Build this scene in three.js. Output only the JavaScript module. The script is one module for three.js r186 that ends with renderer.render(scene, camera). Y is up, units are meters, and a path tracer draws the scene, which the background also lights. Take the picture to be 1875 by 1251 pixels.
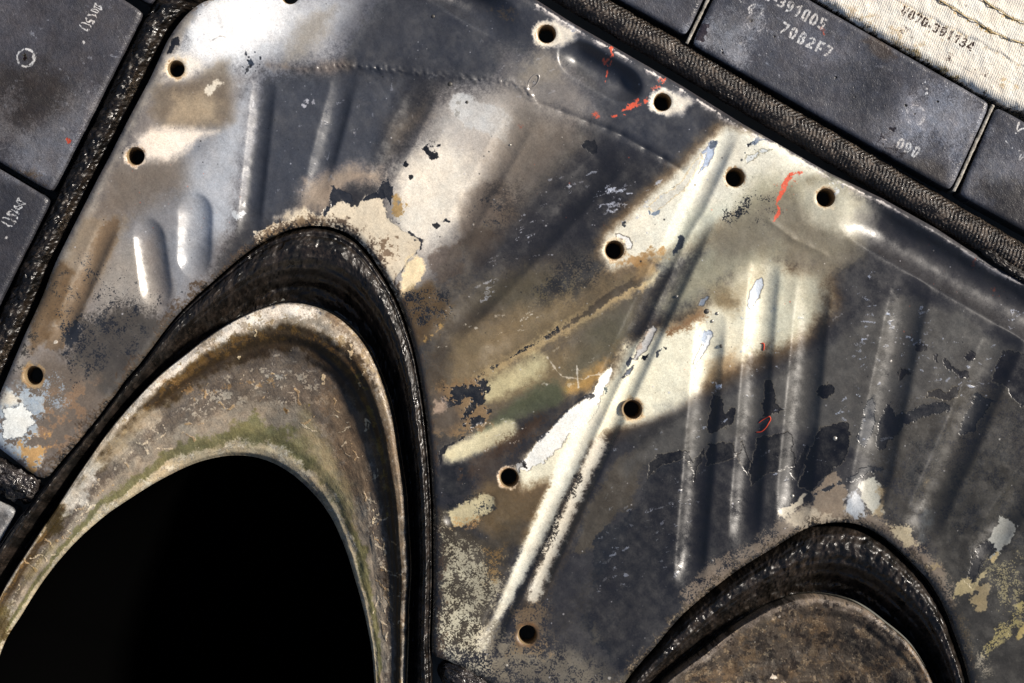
import * as THREE from 'three';
import { RoundedBoxGeometry } from 'three/addons/geometries/RoundedBoxGeometry.js';

// ---------------------------------------------------------------- camera, sky, sun, exposure
// The panel lies flat (x right, z down the panel, y out of it). One "unit" below is 0.3 mm.
const S = 0.0003, CX = 937.5, CY = 625.5;
const scene = new THREE.Scene();
const CAM_H = 1.5;
const camera = new THREE.PerspectiveCamera(2 * Math.atan(625.5 * S / CAM_H) * 180 / Math.PI, 1.5, 0.05, 60);
camera.position.set(0, CAM_H, 0); camera.up.set(0, 0, -1); camera.lookAt(0, 0, 0);
scene.add(camera);

{ // clear sky, computed
  const W = 256, H = 128, d = new Float32Array(W * H * 4);
  for (let j = 0; j < H; j++) for (let i = 0; i < W; i++) {
    const el = ((j + 0.5) / H - 0.5) * Math.PI, s = Math.sin(el), o = (j * W + i) * 4;
    let c;
    if (s > 0) { const k = Math.pow(1 - s, 3); c = [0.26 + 0.5 * k, 0.38 + 0.48 * k, 0.66 + 0.3 * k]; }
    else { const k = Math.min(1, -s * 6); c = [0.5 - 0.38 * k, 0.5 - 0.39 * k, 0.52 - 0.42 * k]; }
    d[o] = c[0]; d[o + 1] = c[1]; d[o + 2] = c[2]; d[o + 3] = 1;
  }
  const t = new THREE.DataTexture(d, W, H, THREE.RGBAFormat, THREE.FloatType);
  t.mapping = THREE.EquirectangularReflectionMapping; t.magFilter = THREE.LinearFilter; t.needsUpdate = true;
  scene.background = t; scene.environment = t;
  scene.backgroundIntensity = scene.environmentIntensity = 0.26;
}
const sun = new THREE.DirectionalLight(0xfff5e8, 5);
sun.position.set(0.94, 0.68, -0.30).multiplyScalar(3);
sun.castShadow = true; sun.shadow.mapSize.set(4096, 4096); sun.shadow.radius = 14;
Object.assign(sun.shadow.camera, { left: -0.45, right: 0.45, top: 0.45, bottom: -0.45, near: 0.5, far: 6 });
scene.add(sun, sun.target);
const renderer = new THREE.WebGLRenderer({ antialias: true });
renderer.toneMapping = THREE.LinearToneMapping;
renderer.toneMappingExposure = 1.33;
renderer.shadowMap.enabled = true;

// ---------------------------------------------------------------- noise
function rng(seed) { let a = seed | 0; return () => { a = (a + 0x6d2b79f5) | 0; let t = Math.imul(a ^ (a >>> 15), 1 | a); t = (t + Math.imul(t ^ (t >>> 7), 61 | t)) ^ t; return ((t ^ (t >>> 14)) >>> 0) / 4294967296; }; }
const NS = 1024;
function noiseField(seed, cell, oct) {
  const out = new Float32Array(NS * NS); let amp = 1, tot = 0, c = cell;
  for (let o = 0; o < oct && c >= 1; o++) {
    const n = NS / c, R = rng(seed + o * 77), lat = new Float32Array(n * n).map(() => R());
    for (let y = 0; y < NS; y++) {
      const fy = y / c, y0 = Math.floor(fy), ty0 = fy - y0, ty = ty0 * ty0 * (3 - 2 * ty0), ra = (y0 % n) * n, rb = ((y0 + 1) % n) * n;
      for (let x = 0; x < NS; x++) {
        const fx = x / c, x0 = Math.floor(fx), tx0 = fx - x0, tx = tx0 * tx0 * (3 - 2 * tx0), a = x0 % n, b = (x0 + 1) % n;
        const p = lat[ra + a] + (lat[ra + b] - lat[ra + a]) * tx, q = lat[rb + a] + (lat[rb + b] - lat[rb + a]) * tx;
        out[y * NS + x] += amp * (p + (q - p) * ty);
      }
    }
    tot += amp; amp *= 0.55; c /= 2;
  }
  let m = 0; for (let i = 0; i < out.length; i++) { out[i] /= tot; m += out[i]; } m /= out.length;
  let v = 0; for (let i = 0; i < out.length; i++) v += (out[i] - m) ** 2; const sd = Math.sqrt(v / out.length);
  for (let i = 0; i < out.length; i++) out[i] = (out[i] - m) / sd;      // zero mean, unit deviation
  return out;
}
const G1 = noiseField(11, 1, 1), G2 = noiseField(12, 2, 2), F4 = noiseField(13, 4, 3), F16 = noiseField(14, 16, 4), F64 = noiseField(15, 64, 5), F128 = noiseField(16, 128, 6), F8 = noiseField(17, 8, 1), S16 = noiseField(18, 16, 1), S32 = noiseField(19, 32, 1);
const at = (F, x, y) => F[((y & 1023) << 10) | (x & 1023)];
function smp(F, x, y) {
  const x0 = Math.floor(x), y0 = Math.floor(y), tx = x - x0, ty = y - y0;
  const a = at(F, x0, y0), b = at(F, x0 + 1, y0), c = at(F, x0, y0 + 1), d = at(F, x0 + 1, y0 + 1);
  return (a + (b - a) * tx) * (1 - ty) + (c + (d - c) * tx) * ty;
}
const clamp = (x, a = 0, b = 1) => x < a ? a : x > b ? b : x;
const sst = (a, b, x) => { const t = clamp((x - a) / (b - a)); return t * t * (3 - 2 * t); };
const lerp = (a, b, t) => a + (b - a) * t;

// ---------------------------------------------------------------- 2-D shapes
function segDist(px, py, ax, ay, bx, by) {
  const dx = bx - ax, dy = by - ay, t = clamp(((px - ax) * dx + (py - ay) * dy) / (dx * dx + dy * dy || 1));
  const ex = px - ax - dx * t, ey = py - ay - dy * t; return [Math.sqrt(ex * ex + ey * ey), t];
}
function polySd(px, py, p) {          // negative inside
  let d = 1e18, s = false; const n = p.length;
  for (let i = 0, j = n - 1; i < n; j = i++) {
    const ax = p[i][0], ay = p[i][1], ex = p[j][0] - ax, ey = p[j][1] - ay, wx = px - ax, wy = py - ay;
    const t = clamp((wx * ex + wy * ey) / (ex * ex + ey * ey)), bx = wx - ex * t, by = wy - ey * t, q = bx * bx + by * by;
    if (q < d) d = q;
    if ((ay > py) !== (p[j][1] > py) && px < (ex * (py - ay)) / ey + ax) s = !s;
  }
  return s ? -Math.sqrt(d) : Math.sqrt(d);
}
class Radial {                         // a closed curve, star-shaped about (cx, cy)
  constructor(cx, cy, pts) {
    this.cx = cx; this.cy = cy; const n = 720; this.n = n; this.r = new Float32Array(n);
    const k = pts.map(([x, y]) => [Math.atan2(y - cy, x - cx), Math.hypot(x - cx, y - cy)]).sort((a, b) => a[0] - b[0]), m = k.length;
    const P = (i) => { const q = k[((i % m) + m) % m], w = Math.floor(i / m); return [q[0] + w * 2 * Math.PI, q[1]]; };
    for (let i = 0, j = -1; i < n; i++) {
      const a = -Math.PI + (i + 0.5) / n * 2 * Math.PI;
      while (P(j + 1)[0] <= a) j++;
      const p0 = P(j - 1), p1 = P(j), p2 = P(j + 1), p3 = P(j + 2), h = p2[0] - p1[0], t = (a - p1[0]) / h;
      const m1 = (p2[1] - p0[1]) / (p2[0] - p0[0]) * h, m2 = (p3[1] - p1[1]) / (p3[0] - p1[0]) * h;
      this.r[i] = (2 * t ** 3 - 3 * t * t + 1) * p1[1] + (t ** 3 - 2 * t * t + t) * m1 + (3 * t * t - 2 * t ** 3) * p2[1] + (t ** 3 - t * t) * m2;
    }
    for (let s = 0; s < 6; s++) { const q = this.r.slice(); for (let i = 0; i < n; i++) this.r[i] = (q[(i + n - 1) % n] + 2 * q[i] + q[(i + 1) % n]) / 4; }
  }
  R(a) { let f = ((a + Math.PI) / (2 * Math.PI)) * this.n - 0.5; f = ((f % this.n) + this.n) % this.n; const i = Math.floor(f), t = f - i; return this.r[i % this.n] * (1 - t) + this.r[(i + 1) % this.n] * t; }
  pt(a, dr = 0) { const r = this.R(a) + dr; return [this.cx + Math.cos(a) * r, this.cy + Math.sin(a) * r]; }
  d(x, y) { return Math.hypot(x - this.cx, y - this.cy) - this.R(Math.atan2(y - this.cy, x - this.cx)); }   // negative inside
}
function smoothLine(pts, step = 4) {   // open Catmull-Rom, evenly resampled
  const c = new THREE.CatmullRomCurve3(pts.map((p) => new THREE.Vector3(p[0], p[1], p[2] || 0)), false, 'centripetal');
  const n = Math.max(2, Math.round(c.getLength() / step)); return c.getSpacedPoints(n).map((v) => [v.x, v.y, v.z]);
}

// outlines, traced on the panel's own plane
const cut1 = new Radial(420, 1330, [[92, 868], [150, 800], [200, 737], [232, 692], [262, 658], [288, 622], [320, 580], [360, 540], [400, 505], [440, 470], [480, 441], [520, 423], [560, 413], [600, 414], [635, 426], [665, 450], [690, 485], [712, 520], [731, 557], [746, 600], [758, 640], [766, 680], [776, 740], [783, 800], [788, 850], [791, 900], [793, 1000], [793, 1100], [791, 1190], [795, 1330],
  [60, 908], [20, 960], [-30, 1040], [-80, 1150], [-100, 1330], [-60, 1560], [120, 1760], [420, 1830], [700, 1700], [790, 1500]]);
const out1 = new Radial(420, 1330, [[520, 553], [470, 565], [417, 590], [375, 617], [333, 650], [290, 684], [250, 724], [205, 775], [160, 836], [130, 880], [100, 926], [70, 970], [40, 1016], [0, 1080], [570, 560], [600, 572], [628, 590], [658, 620], [677, 650], [693, 686], [707, 725], [718, 767], [728, 834], [736, 880], [743, 967], [747, 1034], [743, 1134], [740, 1251],
  [-40, 1180], [-60, 1330], [-20, 1540], [150, 1720], [420, 1780], [660, 1660], [735, 1480], [741, 1350]]);
const in1 = new Radial(420, 1330, [[0, 1181], [33, 1127], [83, 1051], [150, 977], [190, 943], [233, 914], [300, 874], [335, 857], [367, 846], [417, 838], [467, 844], [517, 867], [567, 911], [600, 954], [625, 1006], [648, 1074], [668, 1147], [680, 1217], [684, 1260], [-30, 1330], [20, 1520], [170, 1680], [420, 1740], [610, 1620], [680, 1460], [690, 1350]]);
const cut2 = new Radial(1480, 1420, [[1145, 1251], [1200, 1185], [1250, 1127], [1300, 1084], [1350, 1046], [1417, 1004], [1483, 966], [1533, 957], [1573, 961], [1617, 983], [1660, 1021], [1698, 1060], [1727, 1107], [1750, 1164], [1773, 1234], [1100, 1330], [1080, 1420], [1120, 1600], [1300, 1740], [1480, 1780], [1680, 1720], [1790, 1580], [1800, 1420], [1788, 1320]]);
const out2 = new Radial(1480, 1420, [[1222, 1251], [1250, 1230], [1300, 1193], [1367, 1143], [1433, 1108], [1483, 1096], [1533, 1099], [1583, 1115], [1633, 1150], [1673, 1184], [1697, 1217], [1716, 1255], [1160, 1340], [1140, 1430], [1190, 1580], [1330, 1680], [1480, 1710], [1640, 1670], [1730, 1560], [1745, 1420], [1735, 1320]]);
const in2 = new Radial(1480, 1420, Array.from({ length: 40 }, (_, i) => { const a = i / 40 * 2 * Math.PI - Math.PI; return out2.pt(a, -0.52 * out2.R(a)); }));
const leftEdge = smoothLine([[700, -130], [600, -78], [520, -46], [455, -20], [405, -6], [372, 3], [345, 22], [323, 47], [304, 76], [289, 110], [275, 140], [262, 165], [230, 226], [200, 285], [175, 332], [150, 381], [120, 440], [98, 486], [75, 545], [40, 622], [15, 681], [-2, 722], [-25, 775]], 10);
const panelPoly = [...leftEdge, [-24, 802], [0, 823], [25, 842], [50, 862], [66, 873], [80, 876], [100, 866], [210, 900], [420, 1330], [700, 1240], [786, 1188], [797, 1203], [820, 1211], [860, 1231], [890, 1250], [960, 1297], [1100, 1340], [1480, 1420], [1850, 1330], [1960, 1330], [1960, 562], [1875, 514], [1817, 484], [1717, 419], [1617, 363], [1517, 315], [1360, 226], [1250, 157], [1042, 37], [985, 0], [925, -36], [800, -112]];
const HOLES = [[322, 126, 16], [248, 286, 17], [61, 688, 18], [531, -9, 17], [1001, 62, 17.5], [1213, 187, 17], [1346, 325, 18], [1512, 362, 17.5], [1125, 458, 18], [1158, 750, 18], [932, 875, 18], [966, 1163, 18.5]];
// recessed beads pressed into the sheet: x0, y0, x1, y1, half width, depth
const BEADS = [[484, 152, 455, 425, 22, 7], [632, 145, 578, 350, 23, 7], [776, 170, 700, 320, 26, 7], [955, 215, 835, 430, 28, 6], [1112, 300, 815, 612, 30, 8], [1108, 518, 890, 655, 25, 6], [1004, 734, 826, 828, 25, 6], [832, 949, 890, 922, 22, 5], [1333, 243, 888, 1185, 22, 9], [1292, 400, 973, 1096, 19, 8], [1302, 590, 1262, 1065, 28, 9], [1402, 480, 1362, 985, 28, 9], [1492, 520, 1452, 945, 32, 10], [1668, 532, 1590, 910, 36, 11], [1838, 625, 1690, 960, 36, 11], [1900, 860, 1800, 1010, 30, 9], [1580, 401, 1960, 622, 43, 21], [1058, 106, 1140, 155, 34, 18], [800, -32, 918, 36, 36, 18], [358, 388, 356, 474, 32, 9.5], [272, 432, 286, 532, 30, 9], [206, 398, 108, 622, 19, 6]];
const CREASES = [[[560, 128], [625, 118], [700, 126], [760, 131], [850, 143], [930, 150], [960, 162], [985, 188]], [[985, 188], [1030, 205], [1075, 222], [1112, 236]], [[1112, 236], [1140, 248], [1182, 272], [1215, 290], [1250, 312]], [[1410, 405], [1450, 436], [1510, 465]]];
function panelSd(x, y) {
  let d = polySd(x, y, panelPoly);
  d = Math.max(d, -cut1.d(x, y), -cut2.d(x, y));
  for (const [a, b, r] of HOLES) d = Math.max(d, r - Math.hypot(x - a, y - b));
  return d;
}
function beadDepth(x, y) {
  let h = 0;
  for (const [ax, ay, bx, by, w, dep] of BEADS) {
    if (x < Math.min(ax, bx) - w * 1.4 || x > Math.max(ax, bx) + w * 1.4 || y < Math.min(ay, by) - w * 1.4 || y > Math.max(ay, by) + w * 1.4) continue;
    const L = Math.hypot(bx - ax, by - ay), ux = (bx - ax) / L, uy = (by - ay) / L, al = (x - ax) * ux + (y - ay) * uy, ac = (x - ax) * uy - (y - ay) * ux, ov = (al < 8 ? 8 - al : al > L - 8 ? al - L + 8 : 0) * 0.75, d = Math.hypot(ac, ov);
    if (d < w * 1.25) { const q = 1 - (d / w) ** 2; h = Math.max(h, 1.38 * dep * (L > 120 ? sst(-w * 1.5, 62, al) * sst(-w * 1.5, 62, L - al) : 1) * 0.5 * (q + Math.sqrt(q * q + 0.015)) * sst(1.25, 1.05, d / w)); }
  }
  return h;
}
function panelH(x, y) {
  let h = -beadDepth(x, y) + 0.9 * smp(F128, x * 0.6, y * 0.6) + 0.35 * smp(F64, x, y) + 0.06 * smp(F16, x, y);
  const e = Math.max(polySd(x, y, panelPoly), -cut1.d(x, y), -cut2.d(x, y));
  if (e > -22) h -= 9 * Math.pow((e + 22) / 22, 2.4);
  for (const [a, b, r] of HOLES) { const q = Math.hypot(x - a, y - b) - r; if (q < 5) h -= 1.6 * Math.pow(1 - Math.max(q, 0) / 5, 2); if (q < 34) h += 0.5 * Math.pow(1 - Math.max(q, 0) / 34, 2); }
  for (let c = 0; c < CREASES.length; c++) { const L = CREASES[c]; for (let i = 0; i + 1 < L.length; i++) {
    const d = segDist(x, y, L[i][0], L[i][1], L[i + 1][0], L[i + 1][1])[0];
    if (d < 14) { const b = c === 0 ? 2.6 : c === 3 ? 1.6 : -3; h += b * Math.pow(1 - d / 14, 2) * (c === 0 ? 1 + 0.45 * smp(F8, x * 1.6, y * 1.6) : 1); }
  } }
  return h;
}

// ---------------------------------------------------------------- geometry helpers
const X = (x) => (x - CX) * S, Z = (y) => (y - CY) * S;
function geo(pos, uv, idx) {
  const g = new THREE.BufferGeometry();
  g.setAttribute('position', new THREE.Float32BufferAttribute(pos, 3)); g.setAttribute('uv', new THREE.Float32BufferAttribute(uv, 2)); g.setIndex(idx);
  g.computeVertexNormals(); return g;
}
// part of a height field where sd < 0, with walls of the given depth along its outline and round its holes
function clipGrid(x0, y0, x1, y1, cell, sd, hf, wall, uvf) {
  const nx = Math.ceil((x1 - x0) / cell) + 1, ny = Math.ceil((y1 - y0) / cell) + 1, D = new Float32Array(nx * ny);
  for (let j = 0; j < ny; j++) for (let i = 0; i < nx; i++) D[j * nx + i] = sd(x0 + i * cell, y0 + j * cell) || 1e-4;
  const pos = [], uv = [], idx = [], vid = new Int32Array(nx * ny).fill(-1), cross = new Map(), walls = [], px = [];
  const add = (x, y) => { pos.push(X(x), hf(x, y) * S, Z(y)); uv.push(...uvf(x, y)); px.push(x, y); return pos.length / 3 - 1; };
  const V = (k) => vid[k] >= 0 ? vid[k] : (vid[k] = add(x0 + (k % nx) * cell, y0 + Math.floor(k / nx) * cell));
  const C = (a, b) => { if (a > b) [a, b] = [b, a]; const key = a * 4 + (b - a === 1 ? 0 : b - a === nx ? 1 : b - a === nx + 1 ? 2 : 3); let r = cross.get(key);
    if (r === undefined) { const t = D[a] / (D[a] - D[b]); const ax = x0 + (a % nx) * cell, ay = y0 + Math.floor(a / nx) * cell, bx = x0 + (b % nx) * cell, by = y0 + Math.floor(b / nx) * cell; r = add(lerp(ax, bx, t), lerp(ay, by, t)); cross.set(key, r); } return r; };
  const tri = (a, b, c) => {           // a, b, c run so that the face looks up
    const k = [a, b, c], inn = k.map((q) => D[q] < 0), n = inn[0] + inn[1] + inn[2];
    if (!n) return;
    if (n === 3) { idx.push(V(a), V(b), V(c)); return; }
    let s = n === 1 ? inn.indexOf(true) : inn.indexOf(false); const p = k[s], q = k[(s + 1) % 3], r = k[(s + 2) % 3];
    if (n === 1) { const e = C(p, q), f = C(p, r); idx.push(V(p), e, f); walls.push([e, f]); }
    else { const e = C(p, q), f = C(p, r); idx.push(e, V(q), V(r), e, V(r), f); walls.push([f, e]); }
  };
  for (let j = 0; j + 1 < ny; j++) for (let i = 0; i + 1 < nx; i++) { const a = j * nx + i, b = a + 1, c = a + nx, d = c + 1; tri(a, c, d); tri(a, d, b); }
  const W = new Map(), wv = (v) => { let r = W.get(v); if (r === undefined) { r = pos.length / 3; pos.push(pos[v * 3], pos[v * 3 + 1], pos[v * 3 + 2], pos[v * 3], pos[v * 3 + 1] - wall * S, pos[v * 3 + 2]); uv.push(uv[v * 2], uv[v * 2 + 1], uv[v * 2], uv[v * 2 + 1]); W.set(v, r); } return r; };
  for (const [e, f] of walls) { const a = wv(e), b = wv(f); idx.push(a, a + 1, b, b, a + 1, b + 1); }
  return geo(pos, uv, idx);
}
function gridSurf(nu, nv, f, closeU = false) {  // f(i, j) gives [x, y, height, u, v]
  const pos = [], uv = [], idx = [];
  for (let i = 0; i < nu; i++) for (let j = 0; j < nv; j++) { const p = f(i, j); pos.push(X(p[0]), p[2] * S, Z(p[1])); uv.push(p[3], p[4]); }
  for (let i = 0; i < (closeU ? nu : nu - 1); i++) for (let j = 0; j + 1 < nv; j++) { const a = i * nv + j, b = ((i + 1) % nu) * nv + j; idx.push(a, a + 1, b, b, a + 1, b + 1); }
  return geo(pos, uv, idx);
}
// a round cord along points [x, y, height]; r(s, a) is its radius, uv in units / 100
function cord(path, seg, r) {
  const n = path.length; let s = 0; const fr = path.map((p, i) => { const a = path[Math.max(0, i - 1)], b = path[Math.min(n - 1, i + 1)], L = Math.hypot(b[0] - a[0], b[1] - a[1]) || 1; if (i) s += Math.hypot(p[0] - a[0], p[1] - a[1]); return [-(b[1] - a[1]) / L, (b[0] - a[0]) / L, s]; });
  return gridSurf(n, seg + 1, (i, j) => { const a = j / seg * 2 * Math.PI, [nx, ny, sl] = fr[i], R = r(sl, a, i / (n - 1)), o = R * Math.cos(a); return [path[i][0] + nx * o, path[i][1] + ny * o, path[i][2] + R * Math.sin(a), sl / 100, a * 0.4]; });
}
const taken = {};
function nameIt(o, name) { const n = taken[name] = (taken[name] ?? -1) + 1; o.name = n ? name + '_' + String(n).padStart(3, '0') : name; return o; }
function mesh(name, g, m, parent) { const o = new THREE.Mesh(g, m); o.castShadow = o.receiveShadow = true; if (parent) { o.name = name; parent.add(o); } else { nameIt(o, name); scene.add(o); } return o; }
function thing(name, label, category, group) { const o = nameIt(new THREE.Group(), name); o.userData = { label, category }; if (group) o.userData.group = group; scene.add(o); return o; }
function tag(o, label, category, group) { o.userData = { label, category }; if (group) o.userData.group = group; return o; }
function structure(o) { o.userData = { kind: 'structure' }; return o; }

// ---------------------------------------------------------------- painter: pigment, relief and gloss on a flat sheet
const hex = (h) => [parseInt(h.slice(1, 3), 16), parseInt(h.slice(3, 5), 16), parseInt(h.slice(5, 7), 16)];
const toLin = (c) => { c /= 255; return c <= 0.04045 ? c / 12.92 : Math.pow((c + 0.055) / 1.055, 2.4); };
const toS = (l) => 255 * (l <= 0.0031308 ? l * 12.92 : 1.055 * Math.pow(l, 1 / 2.4) - 0.055);
class Paint {
  constructor(x0, y0, x1, y1, k, base) {
    Object.assign(this, { x0, y0, k, w: Math.round((x1 - x0) * k), h: Math.round((y1 - y0) * k) });
    this.wx = this.w / k; this.hy = this.h / k; const n = this.w * this.h;
    this.c = new Float32Array(n * 3); this.z = new Float32Array(n); this.g = new Float32Array(n).fill(0.39);
    const b = hex(base); for (let i = 0; i < n; i++) { this.c[i * 3] = b[0]; this.c[i * 3 + 1] = b[1]; this.c[i * 3 + 2] = b[2]; }
  }
  uv = (x, y) => [(x - this.x0) / this.wx, (y - this.y0) / this.hy];
  each(bx0, by0, bx1, by1, f) {
    const i0 = Math.max(0, Math.floor((bx0 - this.x0) * this.k)), i1 = Math.min(this.w - 1, Math.ceil((bx1 - this.x0) * this.k)), j0 = Math.max(0, Math.floor((by0 - this.y0) * this.k)), j1 = Math.min(this.h - 1, Math.ceil((by1 - this.y0) * this.k));
    for (let j = j0; j <= j1; j++) for (let i = i0; i <= i1; i++) f(this.x0 + (i + 0.5) / this.k, this.y0 + (j + 0.5) / this.k, j * this.w + i, i, j);
  }
  mix(o, c, a) { const q = o * 3; this.c[q] += (c[0] - this.c[q]) * a; this.c[q + 1] += (c[1] - this.c[q + 1]) * a; this.c[q + 2] += (c[2] - this.c[q + 2]) * a; }
  // o: w = outline wander, g = speckled transition, sp = [field scale, threshold] broken cover, z = relief, r = gloss
  lay(sd, box, col, a, soft, o = {}) {
    const c = hex(col), m = soft + (o.w || 0) * 2.5 + 3, w = o.w ?? 3, g = o.g ?? 0.35;
    this.each(box[0] - m, box[1] - m, box[2] + m, box[3] + m, (x, y, k, i, j) => {
      let d = sd(x, y); if (d > m) return;
      d += soft > 7 ? w * (0.35 * at(F16, i * 1.3 + 77, j * 1.3) + 0.9 * (this.str ? this.str[k] : at(F64, i + 500, j))) : w * (0.65 * at(F16, i * 1.3 + 77, j * 1.3) + 0.35 * at(F4, i + 300, j + 40) + 0.3 * at(F64, i + 500, j));
      let q = sst(soft, -soft, d); if (q <= 0) return;
      if (g) q = clamp(q + g * 4 * q * (1 - q) * (0.30 * at(G2, i, j + 500) + 0.2 * at(F4, i + 91, j)));
      if (o.sp) { const n = o.sp[0] < 6 ? 0.5 * at(F4, i * 1.7 + 33, j * 1.7 + 700) + 0.5 * at(F16, i, j + 200) + 0.4 * at(G2, i, j) : 0.8 * at(F16, i * 0.8 + 33, j * 0.8 + 700) + 0.3 * at(F4, i, j) + 0.5 * at(F64, i, j); q *= sst(o.sp[1] - 0.12, o.sp[1] + 0.12, n + (q - 1)); }
      this.mix(k, c, q * a);
      if (o.z) this.z[k] += o.z * q; if (o.r !== undefined) this.g[k] += (o.r - this.g[k]) * q * a;
    });
  }
  P(pts, col, a = 1, soft = 20, o) { const xs = pts.map((p) => p[0]), ys = pts.map((p) => p[1]); this.lay((x, y) => polySd(x, y, pts), [Math.min(...xs), Math.min(...ys), Math.max(...xs), Math.max(...ys)], col, a, soft, o); }
  L(pts, r, col, a = 1, soft = 6, o) {
    const R = Array.isArray(r) ? r : pts.map(() => r), M = Math.max(...R), xs = pts.map((p) => p[0]), ys = pts.map((p) => p[1]);
    this.lay((x, y) => { let d = 1e9; for (let i = 0; i + 1 < pts.length; i++) { const [e, t] = segDist(x, y, pts[i][0], pts[i][1], pts[i + 1][0], pts[i + 1][1]); d = Math.min(d, e - lerp(R[i], R[i + 1], t)); } return d; }, [Math.min(...xs) - M, Math.min(...ys) - M, Math.max(...xs) + M, Math.max(...ys) + M], col, a, soft, o);
  }
  D(x, y, r, col, a = 1, soft = 2, o) { this.lay((p, q) => Math.hypot(p - x, q - y) - r, [x - r, y - r, x + r, y + r], col, a, soft, o); }
  flake(pts, col, o = {}) { // chipped coating: a crisp ragged outline and a small step
    if (o.rim) this.P(pts, o.rim, 0.9, 1.1, { w: o.w ?? 2.2, g: 0 });
    const s = { w: o.w ?? 2.2, g: 0, z: o.z ?? -0.5, r: o.r };
    if (o.rim) { const xs = pts.map((p) => p[0]), ys = pts.map((p) => p[1]); this.lay((x, y) => polySd(x, y, pts) + 1.6, [Math.min(...xs), Math.min(...ys), Math.max(...xs), Math.max(...ys)], col, o.a ?? 1, 0.8, s); }
    else this.P(pts, col, o.a ?? 1, 0.9, s);
  }
  scratches(n, seed, poly, ang, spread, len, col, a, wid = 0.7) {
    const R = rng(seed), xs = poly.map((p) => p[0]), ys = poly.map((p) => p[1]), b = [Math.min(...xs), Math.min(...ys), Math.max(...xs), Math.max(...ys)];
    for (let i = 0; i < n;) {
      const x = lerp(b[0], b[2], R()), y = lerp(b[1], b[3], R()); i++;
      if (polySd(x, y, poly) > 0 || at(F64, x, y) < -0.4) continue;
      const t = ang + (R() + R() - 1) * spread, l = len * (0.3 + R() * R() * 1.8), bend = (R() - 0.5) * 0.5, p = [[x, y], [x + Math.cos(t) * l / 2, y + Math.sin(t) * l / 2], [x + Math.cos(t) * l / 2 + Math.cos(t + bend) * l / 2, y + Math.sin(t) * l / 2 + Math.sin(t + bend) * l / 2]];
      this.L(p, [wid * (0.3 + 0.7 * R()), wid * 0.7, 0.1], col, a * (0.3 + 0.7 * R()), 0.8, { w: 1.8, g: 0.8, z: 0.15, sp: [5, -0.6 + 0.6 * R()] });
    }
  }
  dots(n, seed, poly, r0, r1, col, a, z = 0) {
    const R = rng(seed), xs = poly.map((p) => p[0]), ys = poly.map((p) => p[1]);
    for (let i = 0; i < n; i++) { const x = lerp(Math.min(...xs), Math.max(...xs), R()), y = lerp(Math.min(...ys), Math.max(...ys), R()), r = r0 + (r1 - r0) * R() ** 3; if (polySd(x, y, poly) < 0) this.D(x, y, r, col, a * (0.5 + 0.5 * R()), 0.7, { w: r * 0.4, g: 0, z }); }
  }
  text(str, x, y, angle, size, col, a, o = {}) { // stencilled lettering, worn
    const W = 600, H = 160, cv = document.createElement('canvas'); cv.width = W; cv.height = H; const g = cv.getContext('2d'), fs = 90;
    g.fillStyle = '#fff'; g.font = (o.bold === false ? '' : 'bold ') + fs + 'px ' + (o.font || 'sans-serif'); g.textBaseline = 'alphabetic';
    const sx = o.sx ?? 1; let tx = 0; for (const ch of str) { g.save(); g.translate(tx, 120); g.scale(sx, 1); g.fillText(ch, 0, 0); if (o.fat) { g.lineWidth = o.fat; g.strokeStyle = '#fff'; g.strokeText(ch, 0, 0); } tx += g.measureText(ch).width * sx + (o.gap ?? 10); g.restore(); }
    if (o.sten !== 0) { g.globalCompositeOperation = 'destination-out'; tx = 0; for (const ch of str) { const w = g.measureText(ch).width * sx; g.fillRect(tx + w * 0.47, 40, w * (o.sten ?? 0.07), 100); tx += w + (o.gap ?? 10); } }
    const im = g.getImageData(0, 0, W, H).data, k = size / 66, ca = Math.cos(angle), sa = Math.sin(angle), L = tx * k, c = hex(col), M = L + size * 2;
    this.each(x - M, y - M, x + M, y + M, (px, py, q, i, j) => {
      let u = ((px - x) * ca + (py - y) * sa) / k, v = (-(px - x) * sa + (py - y) * ca) / k + 120;
      u += (o.wob ?? 3) * at(F16, i, j); v += (o.wob ?? 3) * at(F16, j, i);
      if (u < 0 || v < 0 || u >= W - 1 || v >= H - 1) return;
      let al = im[((v | 0) * W + (u | 0)) * 4 + 3] / 255; if (!al) return;
      al *= sst((o.wear ?? -0.8) - 0.6, (o.wear ?? -0.8) + 0.6, 0.8 * at(F4, i + 9, j) + 0.5 * at(F16, i, j + 99)); this.mix(q, c, al * a); if (o.z) this.z[q] += o.z * al;
    });
  }
  grain(amp, mott, relief, tint = 0) {
    for (let j = 0; j < this.h; j++) for (let i = 0; i < this.w; i++) {
      const q = j * this.w + i, m = 1 + amp * (0.6 * at(G1, i, j) + 0.6 * at(G2, i + 200, j)) + mott * (0.35 * at(F16, i + 40, j + 60) + 0.6 * at(F64, i, j + 300) + 0.4 * at(F4, i, j)), t = tint * (at(F64, i + 400, j + 700) + 0.7 * at(F16, i + 600, j));
      this.c[q * 3] *= m * (1 + t); this.c[q * 3 + 1] *= m; this.c[q * 3 + 2] *= m * (1 - t);
      this.z[q] += relief * (0.5 * at(G2, i, j) + 0.5 * at(F4, i + 5, j + 5) + 0.6 * at(F16, i, j + 400));
      this.g[q] += 0.05 * at(F16, i + 10, j) + 0.03 * at(G2, i, j + 31) + 0.04 * at(F64, i + 700, j);
    }
  }
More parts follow.
